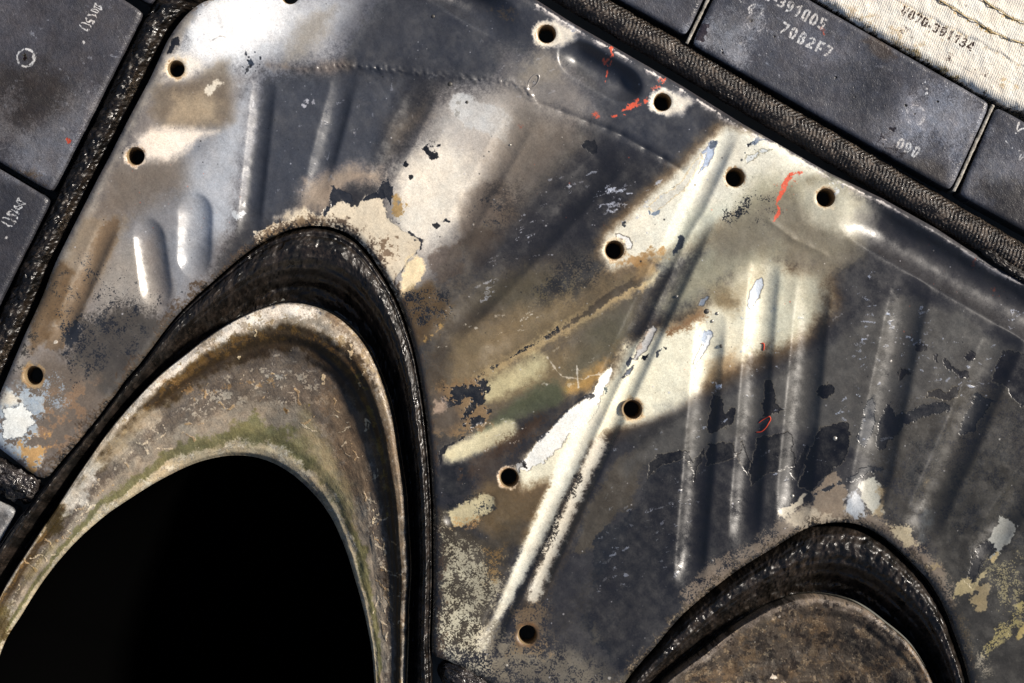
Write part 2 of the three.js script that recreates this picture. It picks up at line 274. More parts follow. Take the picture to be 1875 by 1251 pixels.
  maps(gain, zRange, bump) {           // colour, roughness and bump textures and a material
    const n = this.w * this.h, A = new Uint8Array(n * 4), B = new Uint8Array(n * 4), R = new Uint8Array(n * 4);
    for (let i = 0; i < n; i++) {
      for (let c = 0; c < 3; c++) A[i * 4 + c] = clamp(toS(Math.min(0.92, gain * toLin(clamp(this.c[i * 3 + c], 0, 255)))), 0, 255);
      const z = 127.5 + 127.5 * clamp(this.z[i] / zRange, -1, 1), r = 255 * clamp(this.g[i], 0.08, 1);
      B[i * 4] = B[i * 4 + 1] = B[i * 4 + 2] = z; R[i * 4] = R[i * 4 + 1] = R[i * 4 + 2] = r; A[i * 4 + 3] = B[i * 4 + 3] = R[i * 4 + 3] = 255;
    }
    const T = (d, srgb) => { const t = new THREE.DataTexture(d, this.w, this.h); t.magFilter = THREE.LinearFilter; t.minFilter = THREE.LinearFilter; if (srgb) t.colorSpace = THREE.SRGBColorSpace; t.needsUpdate = true; return t; };
    return { map: T(A, true), roughnessMap: T(R), roughness: 1, bumpMap: T(B), bumpScale: bump ?? 2 * zRange * S, metalness: 0 };
  }
}

// ---------------------------------------------------------------- the scorched panel: its coating, stains, chips and marks
const pp = new Paint(-20, -20, 1895, 1271, 2048 / 1915, '#333237');
{
  // soot was blown outwards from the two nozzles: streaks fan from each of them
  pp.str = new Float32Array(pp.w * pp.h);
  pp.each(-20, -20, 1895, 1271, (x, y, k) => {
    const f = (cx, cy) => { const an = Math.atan2(y - cy, x - cx) * 330, r = Math.hypot(x - cx, y - cy) * 0.16; return smp(F64, an, r); };
    const A = f(450, 930), B = f(1400, 1560), m = sst(-80, 80, (x - 1090) * 0.9 + (y - 700) * 0.43); pp.str[k] = lerp(A, B, m);
  });
  const p = pp, soft = (o) => ({ w: 7, g: 0.22, ...o });
  const zz = (x0, y0, k, pts) => pts.map(([a, b]) => [x0 + a / k, y0 + b / k]);
  const z4 = (pts) => zz(1180, 700, 4.167, pts), z5 = (pts) => zz(1500, 560, 5, pts), z3 = (pts) => zz(780, 780, 4.167, pts), c9 = (pts) => zz(1250, 834, 3, pts), z1 = (pts) => zz(1000, 200, 4.167, pts), z2 = (pts) => zz(880, 480, 4.167, pts);
  // broad tones
  p.P([[500, -20], [1000, -20], [1260, 150], [1320, 250], [1250, 340], [1110, 290], [970, 170], [780, 150], [640, 135]], '#3f424d', 0.92, 44, soft());
  p.P([[430, 120], [760, 140], [690, 340], [600, 345], [470, 430], [410, 330]], '#4a4e5a', 0.9, 34, soft());
  p.P([[300, 90], [470, 130], [430, 430], [300, 600], [150, 800], [70, 890], [-20, 840], [-20, 690], [120, 430], [230, 220]], '#87807a', 0.95, 34, soft());
  p.P([[330, 240], [440, 230], [430, 380], [400, 440], [320, 560], [290, 420]], '#84888f', 0.85, 30, soft());
  p.P([[250, 330], [330, 330], [330, 400], [230, 470], [205, 440]], '#7d7d80', 0.8, 25, soft());
  p.P([[200, 292], [330, 285], [345, 330], [260, 395], [170, 400]], '#6f6355', 0.7, 30, soft());
  p.P([[400, 235], [455, 140], [470, 160], [445, 330], [425, 420], [370, 430], [350, 330]], '#b3b8bf', 0.75, 26, soft());
  // top-left: near-white highlight painted into the pale colour
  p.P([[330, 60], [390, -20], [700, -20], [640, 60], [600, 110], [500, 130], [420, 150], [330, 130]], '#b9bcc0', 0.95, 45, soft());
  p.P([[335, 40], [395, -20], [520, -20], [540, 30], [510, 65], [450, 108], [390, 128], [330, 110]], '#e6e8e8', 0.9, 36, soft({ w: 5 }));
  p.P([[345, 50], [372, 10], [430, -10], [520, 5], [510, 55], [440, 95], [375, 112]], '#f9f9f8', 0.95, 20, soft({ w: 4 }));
  p.P([[545, 40], [610, 15], [600, 60], [560, 110], [510, 128], [520, 90]], '#8a8172', 0.6, 20, soft());
  p.L([[490, 118], [560, 128], [640, 118]], 9, '#75675a', 0.6, 12, soft());
  p.P([[640, -20], [800, -20], [820, 60], [700, 100], [630, 70]], '#4a4b52', 0.6, 40, soft());
  // left leg
  p.L([[345, 30], [297, 110], [215, 275], [120, 465], [25, 680]], 13, '#a89f92', 0.9, 9, soft({ w: 4 }));
  p.P([[300, 100], [350, 95], [390, 130], [350, 145], [300, 150]], '#ebe4d7', 0.95, 14, soft());
  p.P([[283, 158], [345, 148], [400, 106], [424, 104], [429, 222], [404, 238], [290, 230], [268, 205]], '#6f604b', 0.62, 14, soft({ w: 5 }));
  p.P([[318, 175], [372, 165], [402, 185], [398, 226], [310, 228]], '#c4b091', 0.6, 20, soft());
  p.P([[372, 170], [400, 140], [408, 150], [385, 176]], '#e5dcc9', 0.9, 3, soft({ w: 4 }));
  p.P([[276, 232], [400, 240], [360, 256], [310, 296], [262, 300], [245, 250]], '#ecdfce', 0.95, 13, soft({ w: 5 }));
  p.P([[150, 400], [240, 395], [200, 470], [120, 620], [70, 640]], '#85745d', 0.7, 14, soft());
  p.P([[196, 404], [216, 404], [214, 440], [150, 570], [117, 640], [80, 640], [90, 610], [150, 490]], '#79664f', 1, 3, soft({ w: 3 }));
  
  p.P([[225, 430], [262, 460], [300, 575], [250, 600], [180, 590], [190, 530]], '#99938a', 0.8, 24, soft());
  p.P([[150, 590], [250, 560], [320, 590], [250, 690], [200, 745], [110, 730], [120, 650]], '#494440', 0.85, 26, soft({ g: 0.9 }));
  p.P([[60, 560], [110, 480], [130, 500], [95, 600], [60, 660], [40, 640]], '#6e5638', 0.8, 8, soft());
  p.P([[80, 640], [180, 690], [200, 740], [120, 830], [60, 870], [-10, 820], [20, 690]], '#6d6256', 0.9, 22, soft());
  p.P([[60, 720], [180, 700], [150, 800], [90, 860], [40, 850]], '#8a6f55', 0.8, 18, soft({ sp: [16, -0.2] }));
  p.P([[-20, 690], [40, 690], [100, 730], [80, 800], [100, 860], [40, 870], [-20, 830]], '#a4b0b9', 0.9, 8, { w: 10, g: 0.4, sp: [16, 0.1] });
  p.P([[20, 800], [120, 790], [95, 870], [40, 860]], '#b38a52', 0.9, 5, { w: 8, g: 0.4, sp: [16, 0.5] });
  p.P([[20, 700], [110, 670], [140, 740], [60, 790]], '#8e9ba8', 0.8, 8, { w: 8, g: 0.4, sp: [5, 0.5] });
  p.P([[-20, 700], [30, 705], [50, 735], [20, 760], [-20, 740]], '#d8cdb8', 0.8, 8, { w: 7, g: 0.4, sp: [16, -0.2] });
  p.flake([[8, 745], [40, 738], [62, 758], [62, 778], [42, 800], [8, 806], [2, 785]], '#d5d8d4', { w: 3, z: 0.5, rim: '#5c5e62' });
  p.flake([[46, 783], [52, 781], [50, 788]], '#3a4150');
  p.P([[110, 600], [190, 560], [260, 560], [250, 620], [130, 720]], '#2b2d35', 0.95, 8, { w: 8, g: 0.4, sp: [5, 0.55] });
  p.P([[140, 470], [330, 530], [240, 650], [120, 660], [100, 580]], '#2d2f37', 0.9, 14, { w: 8, g: 0.4, sp: [5, 1.25] });
  p.P([[118, 640], [128, 600], [138, 590], [152, 600], [138, 640], [120, 650]], '#30333c', 1, 2, { w: 4, g: 0, z: -0.4 });
  p.P([[90, 480], [20, 680], [40, 690], [120, 500]], '#3b3732', 0.8, 5, { w: 5, g: 0.4, sp: [5, 0.7] });
  p.flake([[316, 70], [325, 68], [326, 80], [312, 98], [304, 100], [303, 95]], '#2c2c33');
  p.flake([[452, 110], [460, 108], [463, 117], [457, 123]], '#3d4656'); p.dots(14, 5, [[440, 95], [480, 95], [480, 135], [445, 140]], 0.8, 2.6, '#2c2f38', 1, -0.3);
  p.L([[457, 120], [448, 135]], 1, '#2c2f38', 0.9, 1); p.L([[390, 73], [402, 66], [413, 68]], 1, '#8d8a86', 0.8, 1, { w: 1 });
  // pale centre
  p.P([[790, 160], [960, 165], [1000, 230], [930, 300], [870, 400], [800, 520], [740, 570], [690, 480], [660, 400], [690, 320], [730, 260]], '#8a847d', 0.85, 52, soft());
  p.P([[830, 168], [950, 180], [930, 250], [880, 330], [840, 400], [770, 480], [735, 540], [715, 470], [740, 430], [705, 340], [730, 290], [790, 230]], '#c3beb6', 0.75, 46, soft());
  p.P([[720, 300], [800, 300], [830, 380], [780, 440], [740, 430]], '#e6dfd1', 0.7, 30, soft());
  p.P([[830, 172], [860, 172], [940, 210], [930, 260], [850, 230], [825, 200]], '#c3c4c2', 0.8, 5, soft({ w: 4 }));
  p.L([[838, 185], [835, 220]], 1, '#86837c', 0.7, 1); p.L([[843, 180], [840, 215]], 0.8, '#86837c', 0.5, 1);
  p.P([[960, 200], [1060, 215], [1090, 260], [1010, 330], [920, 430], [840, 520], [850, 420], [900, 320]], '#7b7062', 0.75, 44, soft());
  p.P([[920, 100], [1050, 120], [1110, 220], [1000, 210], [930, 150]], '#85807a', 0.8, 40, soft());
  p.P([[990, 80], [1030, 110], [1020, 140], [960, 140]], '#8b8375', 0.7, 20, soft());
  p.P([[845, 362], [918, 336], [950, 395], [895, 470], [850, 440]], '#5d5044', 0.5, 8, soft({ w: 4 }));
  p.P([[780, 470], [840, 440], [850, 500], [800, 530]], '#54453a', 0.55, 5, soft({ w: 4 }));
  p.P([[845, 450], [885, 420], [930, 440], [880, 500]], '#463b32', 0.5, 8, soft());
  p.P([[905, 350], [960, 340], [980, 400], [900, 460]], '#3f3a39', 0.6, 22, soft({ sp: [5, 0] }));
  p.P([[560, 330], [640, 290], [705, 300], [720, 350], [640, 350], [600, 390], [540, 390]], '#b09c84', 0.75, 18, soft());
  p.P([[690, 330], [712, 280], [720, 340], [700, 350]], '#d8cbb8', 0.7, 8, soft());
  p.P([[720, 290], [810, 250], [850, 300], [820, 390], [760, 440], [730, 420]], '#ebe2d0', 0.75, 26, soft());
  p.P([[700, 220], [780, 180], [800, 210], [740, 270], [700, 300]], '#6b5f52', 0.6, 24, soft());
  // dark field between the plumes
  p.P([[1110, 250], [1300, 330], [1120, 480], [1000, 500], [880, 600], [830, 590], [900, 480], [1010, 370]], '#313035', 0.92, 40, soft());
  
  // olive and brown lower centre
  p.P([[775, 560], [870, 520], [960, 480], [1090, 470], [1210, 510], [1150, 620], [1080, 720], [960, 770], [850, 830], [795, 820], [772, 700]], '#645a4a', 0.85, 44, soft());
  p.P([[880, 520], [1000, 500], [1080, 530], [980, 590], [880, 610]], '#57503f', 0.75, 28, soft());
  p.P([[1040, 470], [1110, 475], [1140, 510], [1090, 545], [1040, 560], [980, 590], [970, 560]], '#2a2a2e', 0.85, 18, soft({ g: 1, sp: [5, -0.4] }));
  p.P([[985, 590], [1070, 520], [1090, 540], [1000, 600]], '#24262e', 0.9, 8, { w: 6, g: 0.6, sp: [5, 0.2] });
  p.P([[780, 600], [900, 560], [960, 590], [860, 650], [790, 690]], '#4c4236', 0.75, 24, soft());
  p.P([[830, 620], [960, 560], [1050, 540], [1150, 490], [1190, 500], [1060, 600], [900, 690], [820, 740]], '#7f6e50', 0.8, 22, soft());
  p.L([[1195, 505], [1060, 585], [940, 655], [860, 705]], [10, 10, 9, 7], '#b09a70', 0.8, 7, soft({ w: 4 }));
  p.L([[1192, 498], [1120, 540], [1050, 590], [1000, 620]], [8, 7, 5, 2], '#51473a', 0.9, 2.5, soft({ w: 3 }));
  p.L([[1024, 602], [960, 640], [900, 675], [860, 700]], 2.6, '#22242b', 0.95, 1, { w: 2.5, g: 0.2, sp: [5, 0.0], z: -0.4 });
  p.P([[890, 690], [1000, 650], [1120, 620], [1080, 710], [960, 730], [880, 760]], '#7b6a4a', 0.8, 20, soft());
  p.L([[985, 668], [900, 715], [840, 760]], [12, 22, 8], '#bfb68f', 0.85, 14, soft());
  p.P([[1080, 600], [1160, 560], [1150, 640], [1110, 680], [1040, 690]], '#5d5a4a', 0.7, 26, soft());
  p.P([[1040, 715], [1110, 660], [1110, 690], [1085, 720]], '#b58f4e', 0.8, 12, soft());
  p.L([[1010, 728], [950, 750], [880, 795]], [17, 17, 14], '#565a44', 0.9, 12, soft());
  p.L([[930, 790], [870, 815], [828, 832]], [20, 20, 18], '#c9c19f', 0.95, 9, soft({ w: 3 }));
  p.L([[990, 770], [910, 830], [850, 870]], [10, 18, 14], '#4d3824', 0.85, 12, soft({ g: 0.8 }));
  p.P([[798, 700], [895, 690], [895, 780], [830, 800], [795, 790]], '#80694a', 0.95, 6, { w: 7, g: 0.4 });
  p.P([[792, 720], [830, 740], [860, 770], [820, 800], [790, 790]], '#5a5046', 0.9, 10, soft());
  p.P([[806, 712], [898, 690], [896, 760], [860, 790], [835, 780], [850, 745], [812, 742]], '#23252c', 1, 3, { w: 7, g: 0.2, sp: [16, 0.15], z: -0.5 });
  p.P([[795, 735], [818, 735], [816, 752], [797, 755]], '#b09a86', 0.8, 5, soft({ w: 4 }));
  p.flake([[802, 835], [815, 815], [838, 806], [850, 800], [846, 804], [822, 820], [808, 836], [806, 850]], '#201f22', { w: 2 });
  p.P([[800, 850], [860, 845], [865, 890], [830, 920], [800, 910]], '#27272b', 0.95, 10, { w: 8, g: 0.6, sp: [16, -0.5] });
  p.P([[860, 840], [930, 830], [925, 900], [870, 905]], '#4a4038', 0.9, 14, soft({ g: 0.8 }));
  p.P([[890, 880], [1010, 870], [1030, 900], [985, 985], [900, 1000], [860, 960]], '#67563c', 0.95, 16, soft());
  // peeled lip above the big nozzle
  p.P([[470, 425], [540, 395], [562, 386], [590, 398], [607, 366], [640, 372], [655, 375], [668, 362], [700, 350], [712, 395], [740, 420], [775, 440], [770, 456], [746, 480], [724, 515], [735, 545], [700, 560], [560, 440], [470, 450]], '#cfc3ac', 1, 1.2, { w: 3, g: 0, z: -0.6 });
  p.P([[500, 400], [560, 380], [590, 395], [560, 410]], '#dccdb2', 0.8, 8, soft());
  p.P([[480, 425], [560, 400], [640, 415], [690, 470], [740, 560], [720, 560], [660, 460], [560, 430], [480, 455]], '#7c6549', 0.85, 7, { w: 6, g: 0.6, sp: [16, -0.3] });
  p.P([[680, 430], [760, 425], [765, 460], [735, 480], [700, 470]], '#75604a', 0.85, 3, { w: 7, g: 0.2, sp: [16, 0.1] });
  p.flake([[607, 341], [622, 348], [640, 355], [653, 372], [640, 373], [624, 364], [604, 384], [596, 392], [602, 370]], '#31343e', { w: 2.5 });
  p.flake([[664, 366], [690, 350], [702, 334], [710, 330], [717, 345], [716, 380], [708, 366], [690, 362]], '#2d303a', { w: 2.5 });
  p.L([[712, 395], [740, 420], [772, 440], [770, 456], [746, 482], [730, 505]], 1.6, '#33343c', 0.95, 1, { w: 2 });
  p.L([[762, 482], [752, 508], [738, 535]], [17, 17, 9], '#e5d2ab', 1, 3, { w: 3, g: 0.2 });
  p.P([[730, 355], [752, 372], [745, 400], [712, 396], [716, 372]], '#9b7b45', 0.8, 4, { w: 5, g: 0.3, sp: [16, -0.3] });
  p.P([[740, 545], [790, 520], [830, 560], [800, 620], [760, 640], [745, 600]], '#5e4a2e', 0.9, 12, soft());
  p.P([[745, 540], [820, 530], [830, 580], [780, 610], [752, 600]], '#24262d', 0.95, 8, { w: 7, g: 0.3, sp: [5, 0.25], z: -0.3 });
  p.L([[788, 620], [815, 590]], 3, '#9a7c48', 0.8, 3, soft());
  p.P([[770, 640], [800, 640], [815, 700], [780, 720]], '#544838', 0.8, 10, { w: 6, g: 0.6, sp: [5, -0.2] });
  // long cream plume running down to the lower bolt hole
  p.P([[930, 875], [1000, 790], [1080, 715], [1130, 640], [1200, 590], [1290, 540], [1390, 465], [1520, 495], [1535, 560], [1470, 650], [1330, 720], [1190, 790], [1110, 830], [1060, 880], [960, 905]], '#6b5334', 0.75, 22, soft());
  p.P([[940, 862], [1000, 800], [1060, 740], [1115, 690], [1145, 630], [1210, 600], [1290, 570], [1310, 660], [1280, 715], [1195, 775], [1110, 800], [1050, 850], [960, 890]], '#e3dec5', 1, 12, soft({ w: 5 }));
  p.P([[1255, 600], [1290, 560], [1380, 470], [1430, 480], [1440, 600], [1400, 640], [1310, 690], [1240, 760], [1180, 770]], '#dedac3', 0.95, 18, soft({ w: 6 }));
  p.P([[1420, 500], [1500, 500], [1512, 570], [1460, 620], [1410, 640]], '#b9b9a6', 0.85, 20, soft());
  p.P([[1215, 600], [1285, 555], [1300, 580], [1260, 610], [1212, 625]], '#7c5a38', 0.9, 9, soft({ g: 0.8 }));
  p.P([[1300, 555], [1350, 520], [1395, 500], [1340, 580]], '#8a7c5e', 0.5, 16, soft());
  p.P([[1290, 520], [1335, 525], [1345, 560], [1310, 560]], '#6f5c3e', 0.75, 13, soft());  // brown spot paints the shade at the rib's top end
  
  
  p.P([[1290, 660], [1345, 640], [1350, 680], [1290, 710]], '#8b6b43', 0.6, 14, soft());
  p.flake([[942, 862], [985, 806], [1030, 760], [1050, 742], [1082, 724], [1092, 700], [1116, 668], [1124, 664], [1124, 680], [1108, 716], [1085, 770], [1040, 800], [1010, 835], [966, 866]], '#e9e8e0', { w: 2.2, z: -0.6, rim: '#a49c8a' });
  p.L([[985, 806], [1012, 778], [1040, 748], [1068, 728], [1084, 724]], 2, '#2a2a30', 0.9, 1.2, { w: 3 });
  p.L([[1082, 750], [1070, 765], [1058, 778], [1048, 790]], [2, 3, 3, 1], '#343a46', 0.9, 1, { w: 3, sp: [16, -0.3] });
  p.flake(z2([[945, 960], [975, 945], [965, 980], [955, 1010]]), '#6c7570');
  // plume from the middle bolt hole up to the edge
  p.P([[1090, 465], [1100, 425], [1160, 365], [1230, 300], [1310, 225], [1360, 230], [1500, 290], [1500, 340], [1400, 400], [1290, 460], [1190, 490], [1130, 500]], '#7b6547', 0.8, 15, soft({ w: 5 }));
  p.P([[1103, 462], [1112, 436], [1155, 395], [1225, 328], [1300, 255], [1330, 232], [1420, 255], [1480, 292], [1510, 312], [1440, 335], [1400, 350], [1345, 390], [1280, 430], [1215, 465], [1160, 482], [1120, 486]], '#dfdccb', 1, 11, soft({ w: 4 }));
  p.P([[1250, 380], [1340, 350], [1330, 420], [1250, 480], [1190, 520], [1210, 460]], '#bfc2b0', 0.75, 22, soft());
  p.P([[1390, 330], [1540, 330], [1590, 420], [1520, 480], [1400, 470], [1330, 520], [1270, 570], [1220, 590], [1200, 560], [1260, 470], [1310, 420]], '#98957f', 0.9, 30, soft());
  p.P([[1300, 420], [1380, 385], [1440, 355], [1490, 410], [1400, 450], [1310, 480]], '#655d4f', 0.6, 20, soft());
  p.P([[1430, 430], [1560, 410], [1580, 470], [1500, 500], [1440, 470]], '#6f6757', 0.75, 20, soft());
  p.P([[1475, 345], [1530, 345], [1600, 390], [1560, 420], [1490, 400]], '#bdb9a6', 0.8, 18, soft());
  p.P([[1315, 400], [1370, 365], [1385, 385], [1330, 412]], '#22242a', 0.95, 5, { w: 6, g: 0.2, sp: [5, 0.1], z: -0.4 });
  p.P([[1320, 350], [1420, 340], [1440, 400], [1330, 420]], '#2a2b2f', 0.9, 10, { w: 6, g: 0.2, sp: [5, 1.3] });
  p.P([[1170, 480], [1210, 470], [1205, 500], [1165, 512]], '#a08458', 0.6, 9, soft());
  p.L([[1120, 480], [1160, 478], [1210, 458]], 5, '#9c7645', 0.8, 6, soft());
  
  
  
  p.L([[1250, 437], [1236, 462]], 3, '#333a48', 0.9, 1.2, { w: 3 });
  p.flake(z1([[1270, 240], [1305, 240], [1300, 275], [1275, 310], [1282, 345], [1250, 410], [1150, 505], [1195, 430], [1230, 330], [1190, 335], [1240, 270]]), '#93a0b4', { rim: '#6d7280', w: 1.6 });
  p.flake(z1([[1272, 240], [1305, 240], [1296, 272], [1262, 300], [1246, 285]]), '#4f5a6e');
  p.flake(z1([[780, 760], [800, 720], [900, 640], [985, 590], [1060, 490], [1180, 340], [1200, 380], [1140, 500], [1060, 620], [960, 690], [870, 760], [840, 800]]), '#cfd0c8', { a: 0.8, rim: '#c8b796', w: 1.6, z: -0.3 });
  p.flake(z1([[780, 768], [800, 795], [870, 765], [862, 800], [820, 822], [785, 805]]), '#7d8b9a', { w: 1.4 });
  p.flake(z1([[935, 620], [975, 592], [965, 615]]), '#3c4048'); p.flake(z1([[580, 868], [600, 855], [615, 868], [595, 884]]), '#3a3d43');
  p.flake(z1([[530, 950], [580, 955], [640, 985], [660, 1010], [655, 1060], [610, 1080], [585, 1000], [540, 985]]), '#e4e5e1', { rim: '#5d5549', w: 1.4 });
  p.flake(z1([[1545, 270], [1560, 245], [1600, 225], [1610, 200], [1690, 235], [1610, 252], [1580, 262]]), '#6f7c8d', { w: 2 }); p.flake(z1([[1545, 270], [1560, 245], [1590, 240], [1570, 262]]), '#2c3038');
  p.flake(z1([[1510, 390], [1540, 350], [1640, 300], [1760, 290], [1740, 320], [1640, 345], [1530, 420]]), '#cdd1cf', { rim: '#8b8672', w: 2 }); p.dots(22, 8, z1([[1430, 420], [1500, 340], [1620, 280], [1620, 350], [1480, 430]]), 0.6, 2.6, '#33373e', 1, -0.3);
  // peeled spots in the plume
  p.flake(z2([[1165, 740], [1200, 640], [1280, 510], [1320, 485], [1345, 510], [1330, 580], [1270, 680], [1190, 750]]), '#a9a8a6', { rim: '#4e4b4a', w: 1.4 }); p.P(z2([[1180, 680], [1270, 520], [1300, 520], [1230, 640]]), '#9b8570', 0.6, 3);
  p.P(z2([[1170, 660], [1270, 480], [1290, 490], [1190, 650]]), '#26262a', 0.9, 2, { w: 3, sp: [5, 0.3] });
  p.flake(z2([[1110, 770], [1150, 710], [1155, 740], [1125, 795]]), '#5b5f68'); p.flake(z2([[1080, 880], [1110, 835], [1150, 800], [1172, 790], [1140, 860], [1090, 890]]), '#5c6471', { rim: '#3a3a3e', w: 1.4 });
  p.flake(z2([[1230, 740], [1235, 715], [1280, 685], [1305, 690], [1295, 715], [1255, 745]]), '#131316', { w: 2.5 }); p.flake(z2([[1330, 720], [1350, 680], [1380, 665], [1345, 722]]), '#4c5058'); p.flake(z2([[1408, 655], [1425, 645], [1430, 665], [1415, 670]]), '#17171a');
  p.flake(z2([[1660, 330], [1670, 290], [1720, 252], [1748, 262], [1735, 295], [1690, 340]]), '#717b89', { rim: '#54504b', w: 1.4 });
  p.flake(z2([[1620, 780], [1690, 620], [1675, 600], [1710, 530], [1760, 510], [1772, 560], [1740, 640], [1640, 790]]), '#d5d9dc', { rim: '#777672', w: 1.2 }); p.flake(z2([[1675, 600], [1710, 525], [1755, 512], [1765, 540], [1720, 560], [1700, 610]]), '#a9b3c0');
  p.flake([[1368, 560], [1370, 540], [1385, 512], [1396, 508], [1400, 520], [1392, 545], [1375, 568]], '#aeb7c2', { rim: '#6a665c', w: 1.3 });
  // twin long beads, lower half
  p.P([[1060, 800], [1110, 800], [1110, 850], [1000, 1080], [960, 1110], [1000, 960]], '#4a4034', 0.85, 12, soft({ g: 0.8 }));
  p.L([[1085, 760], [1030, 880], [960, 1030], [884, 1185]], [20, 18, 15, 6], '#d8d5c4', 1, 6, { w: 2, g: 0.4 });
  
  p.L([[1096, 815], [1062, 890], [1020, 985], [976, 1092]], [14, 12, 12, 12], '#cbc6b6', 0.9, 7, { w: 3, g: 0.6 });
  
  p.L([[1060, 870], [1030, 930], [1010, 985], [965, 1075]], [5, 4, 7, 4], '#2c2722', 0.9, 3, { w: 4, g: 0.5, sp: [5, -0.5] });
  // speckled lower centre
  p.P([[798, 940], [900, 980], [960, 960], [900, 1120], [880, 1200], [800, 1190]], '#4c4334', 0.9, 16, soft());
  p.P([[798, 960], [850, 980], [930, 1020], [880, 1200], [798, 1200]], '#aaa58f', 0.8, 16, { w: 10, g: 0.6, sp: [5, 0.0] });
  p.P([[798, 1090], [860, 1120], [1000, 1210], [900, 1260], [800, 1210]], '#b8b29c', 0.95, 14, { w: 8, g: 0.6, sp: [5, -0.15] });
  p.P([[798, 960], [840, 970], [870, 1100], [870, 1200], [798, 1200]], '#b3ae96', 0.6, 16, { w: 10, g: 0.6, sp: [5, 0.4] });
  p.P([[880, 1000], [930, 1000], [920, 1050], [890, 1070]], '#7d6136', 0.85, 10, { w: 7, g: 0.6, sp: [5, -0.3] });
  p.P([[890, 1130], [990, 1190], [1200, 1200], [1150, 1271], [880, 1271]], '#6f685a', 0.9, 20, { w: 10, g: 0.8, sp: [5, -0.6] });
  p.P([[940, 1120], [1000, 1120], [1010, 1200], [930, 1200]], '#7d6a4f', 0.8, 16, { w: 8, g: 0.8, sp: [5, -0.2] });
  p.L([[838, 948], [888, 920]], [20, 17], '#b5ab89', 1, 2.5, { w: 3, g: 0.2 }); p.P([[860, 925], [900, 905], [905, 935], [870, 955]], '#34363a', 0.9, 5, { w: 5, g: 0.4, sp: [5, 0.5] });
  p.P([[820, 950], [880, 945], [870, 965], [830, 970]], '#b98f5a', 0.7, 6, { w: 4, sp: [5, -0.2] });
  p.P([[815, 920], [880, 895], [885, 905], [820, 935]], '#232326', 0.9, 5, { w: 5, g: 0.3, sp: [5, -0.2] });
  // dark right half: older and newer layers of coating
  p.P([[1120, 800], [1300, 720], [1480, 640], [1600, 640], [1500, 900], [1420, 1000], [1250, 1120], [1130, 1240], [1010, 1150], [1090, 950]], '#3a393d', 0.9, 28, soft());
  p.P([[1110, 830], [1200, 800], [1190, 860], [1175, 900], [1170, 935], [1130, 955], [1090, 1000], [1060, 1010], [1080, 920]], '#4f483d', 0.9, 8, soft({ g: 0.8 }));
  p.P([...z3([[1880, 200], [1700, 260], [1690, 380], [1640, 500], [1640, 620], [1480, 720], [1360, 790], [1290, 900]]), [1080, 1080], [1060, 1150], [1140, 1230], [1260, 1110], [1250, 830]], '#272930', 0.95, 1.2, { w: 5, g: 0 });
  p.P([[1080, 1050], [1190, 1090], [1150, 1190], [1030, 1150]], '#3c3833', 0.6, 26, soft({ sp: [5, -0.3] }));
  p.P([[1085, 1120], [1135, 1115], [1140, 1165], [1090, 1175]], '#625b4d', 0.55, 8, soft({ sp: [5, -0.5] }));
  p.P([[1120, 800], [1300, 740], [1290, 830], [1190, 850]], '#3b3936', 0.7, 14, soft());
  p.P([[1120, 840], [1190, 800], [1300, 740], [1500, 640], [1640, 545], [1760, 560], [1860, 640], [1780, 740], [1620, 880], [1530, 800], [1400, 790], [1290, 830], [1190, 850], [1140, 900]], '#545250', 0.9, 14, soft({ w: 6 }));
  p.P([[1190, 860], [1290, 835], [1400, 800], [1520, 810], [1500, 900], [1420, 990], [1270, 1100], [1140, 1230], [1080, 1120], [1150, 950]], '#29282d', 0.8, 12, soft({ w: 6 }));
  const ch = '#161418', rm = '#5d584f';
  p.flake(z4([[500, 390], [478, 340], [495, 220], [520, 100], [585, 100], [600, 190], [612, 245], [660, 180], [685, 185], [690, 320], [600, 350]]), ch, { rim: rm });
  p.flake(z4([[20, 740], [30, 610], [90, 560], [270, 515], [345, 530], [372, 600], [440, 510], [485, 478], [440, 600], [385, 760], [340, 620], [300, 590], [200, 620], [100, 660]]), ch, { rim: rm });
  p.flake(z4([[500, 475], [690, 450], [700, 560], [670, 580], [740, 540], [745, 455], [780, 550], [830, 600], [840, 640], [800, 720], [770, 690], [700, 570], [600, 600], [480, 640], [470, 520]]), ch, { rim: rm });
  p.flake(z4([[860, 420], [980, 395], [1100, 380], [1150, 415], [1155, 480], [1130, 520], [1165, 580], [1160, 640], [1100, 650], [900, 720], [820, 800], [800, 640], [850, 500]]), ch, { rim: rm });
  p.flake(z4([[915, -20], [985, -20], [1010, 150], [1070, 215], [980, 245], [900, 275], [900, 180]]), ch, { rim: rm });
  p.flake(z4([[1330, 335], [1440, 318], [1560, 310], [1570, 480], [1520, 600], [1420, 690], [1280, 840], [1180, 800], [1240, 560]]), ch, { rim: rm });
  p.flake(z4([[1300, 30], [1400, 0], [1455, 40], [1430, 110], [1370, 135], [1310, 110]]), ch, { rim: rm });
  p.flake(z4([[1170, 600], [1240, 480], [1260, 500], [1200, 690], [1160, 750], [1130, 690]]), ch);
  p.P(z4([[200, 700], [700, 800], [1200, 900], [1000, 1080], [700, 1250], [0, 1250], [0, 800]]), '#2b292c', 0.4, 20, soft());
  // right edge
  p.P([[1640, 740], [1750, 700], [1880, 700], [1895, 1000], [1760, 1100], [1690, 1010], [1560, 960], [1600, 830]], '#46423c', 0.9, 22, { w: 10, g: 1, sp: [5, -0.8] });
  p.P([[1690, 880], [1800, 800], [1880, 900], [1895, 1271], [1780, 1271], [1740, 1120]], '#3d3a34', 0.9, 24, { w: 10, g: 1 });
  p.P([[1740, 800], [1880, 740], [1890, 1000], [1780, 1050], [1720, 940]], '#2b2b2d', 0.9, 20, { w: 10, g: 1, sp: [5, 0.4] });
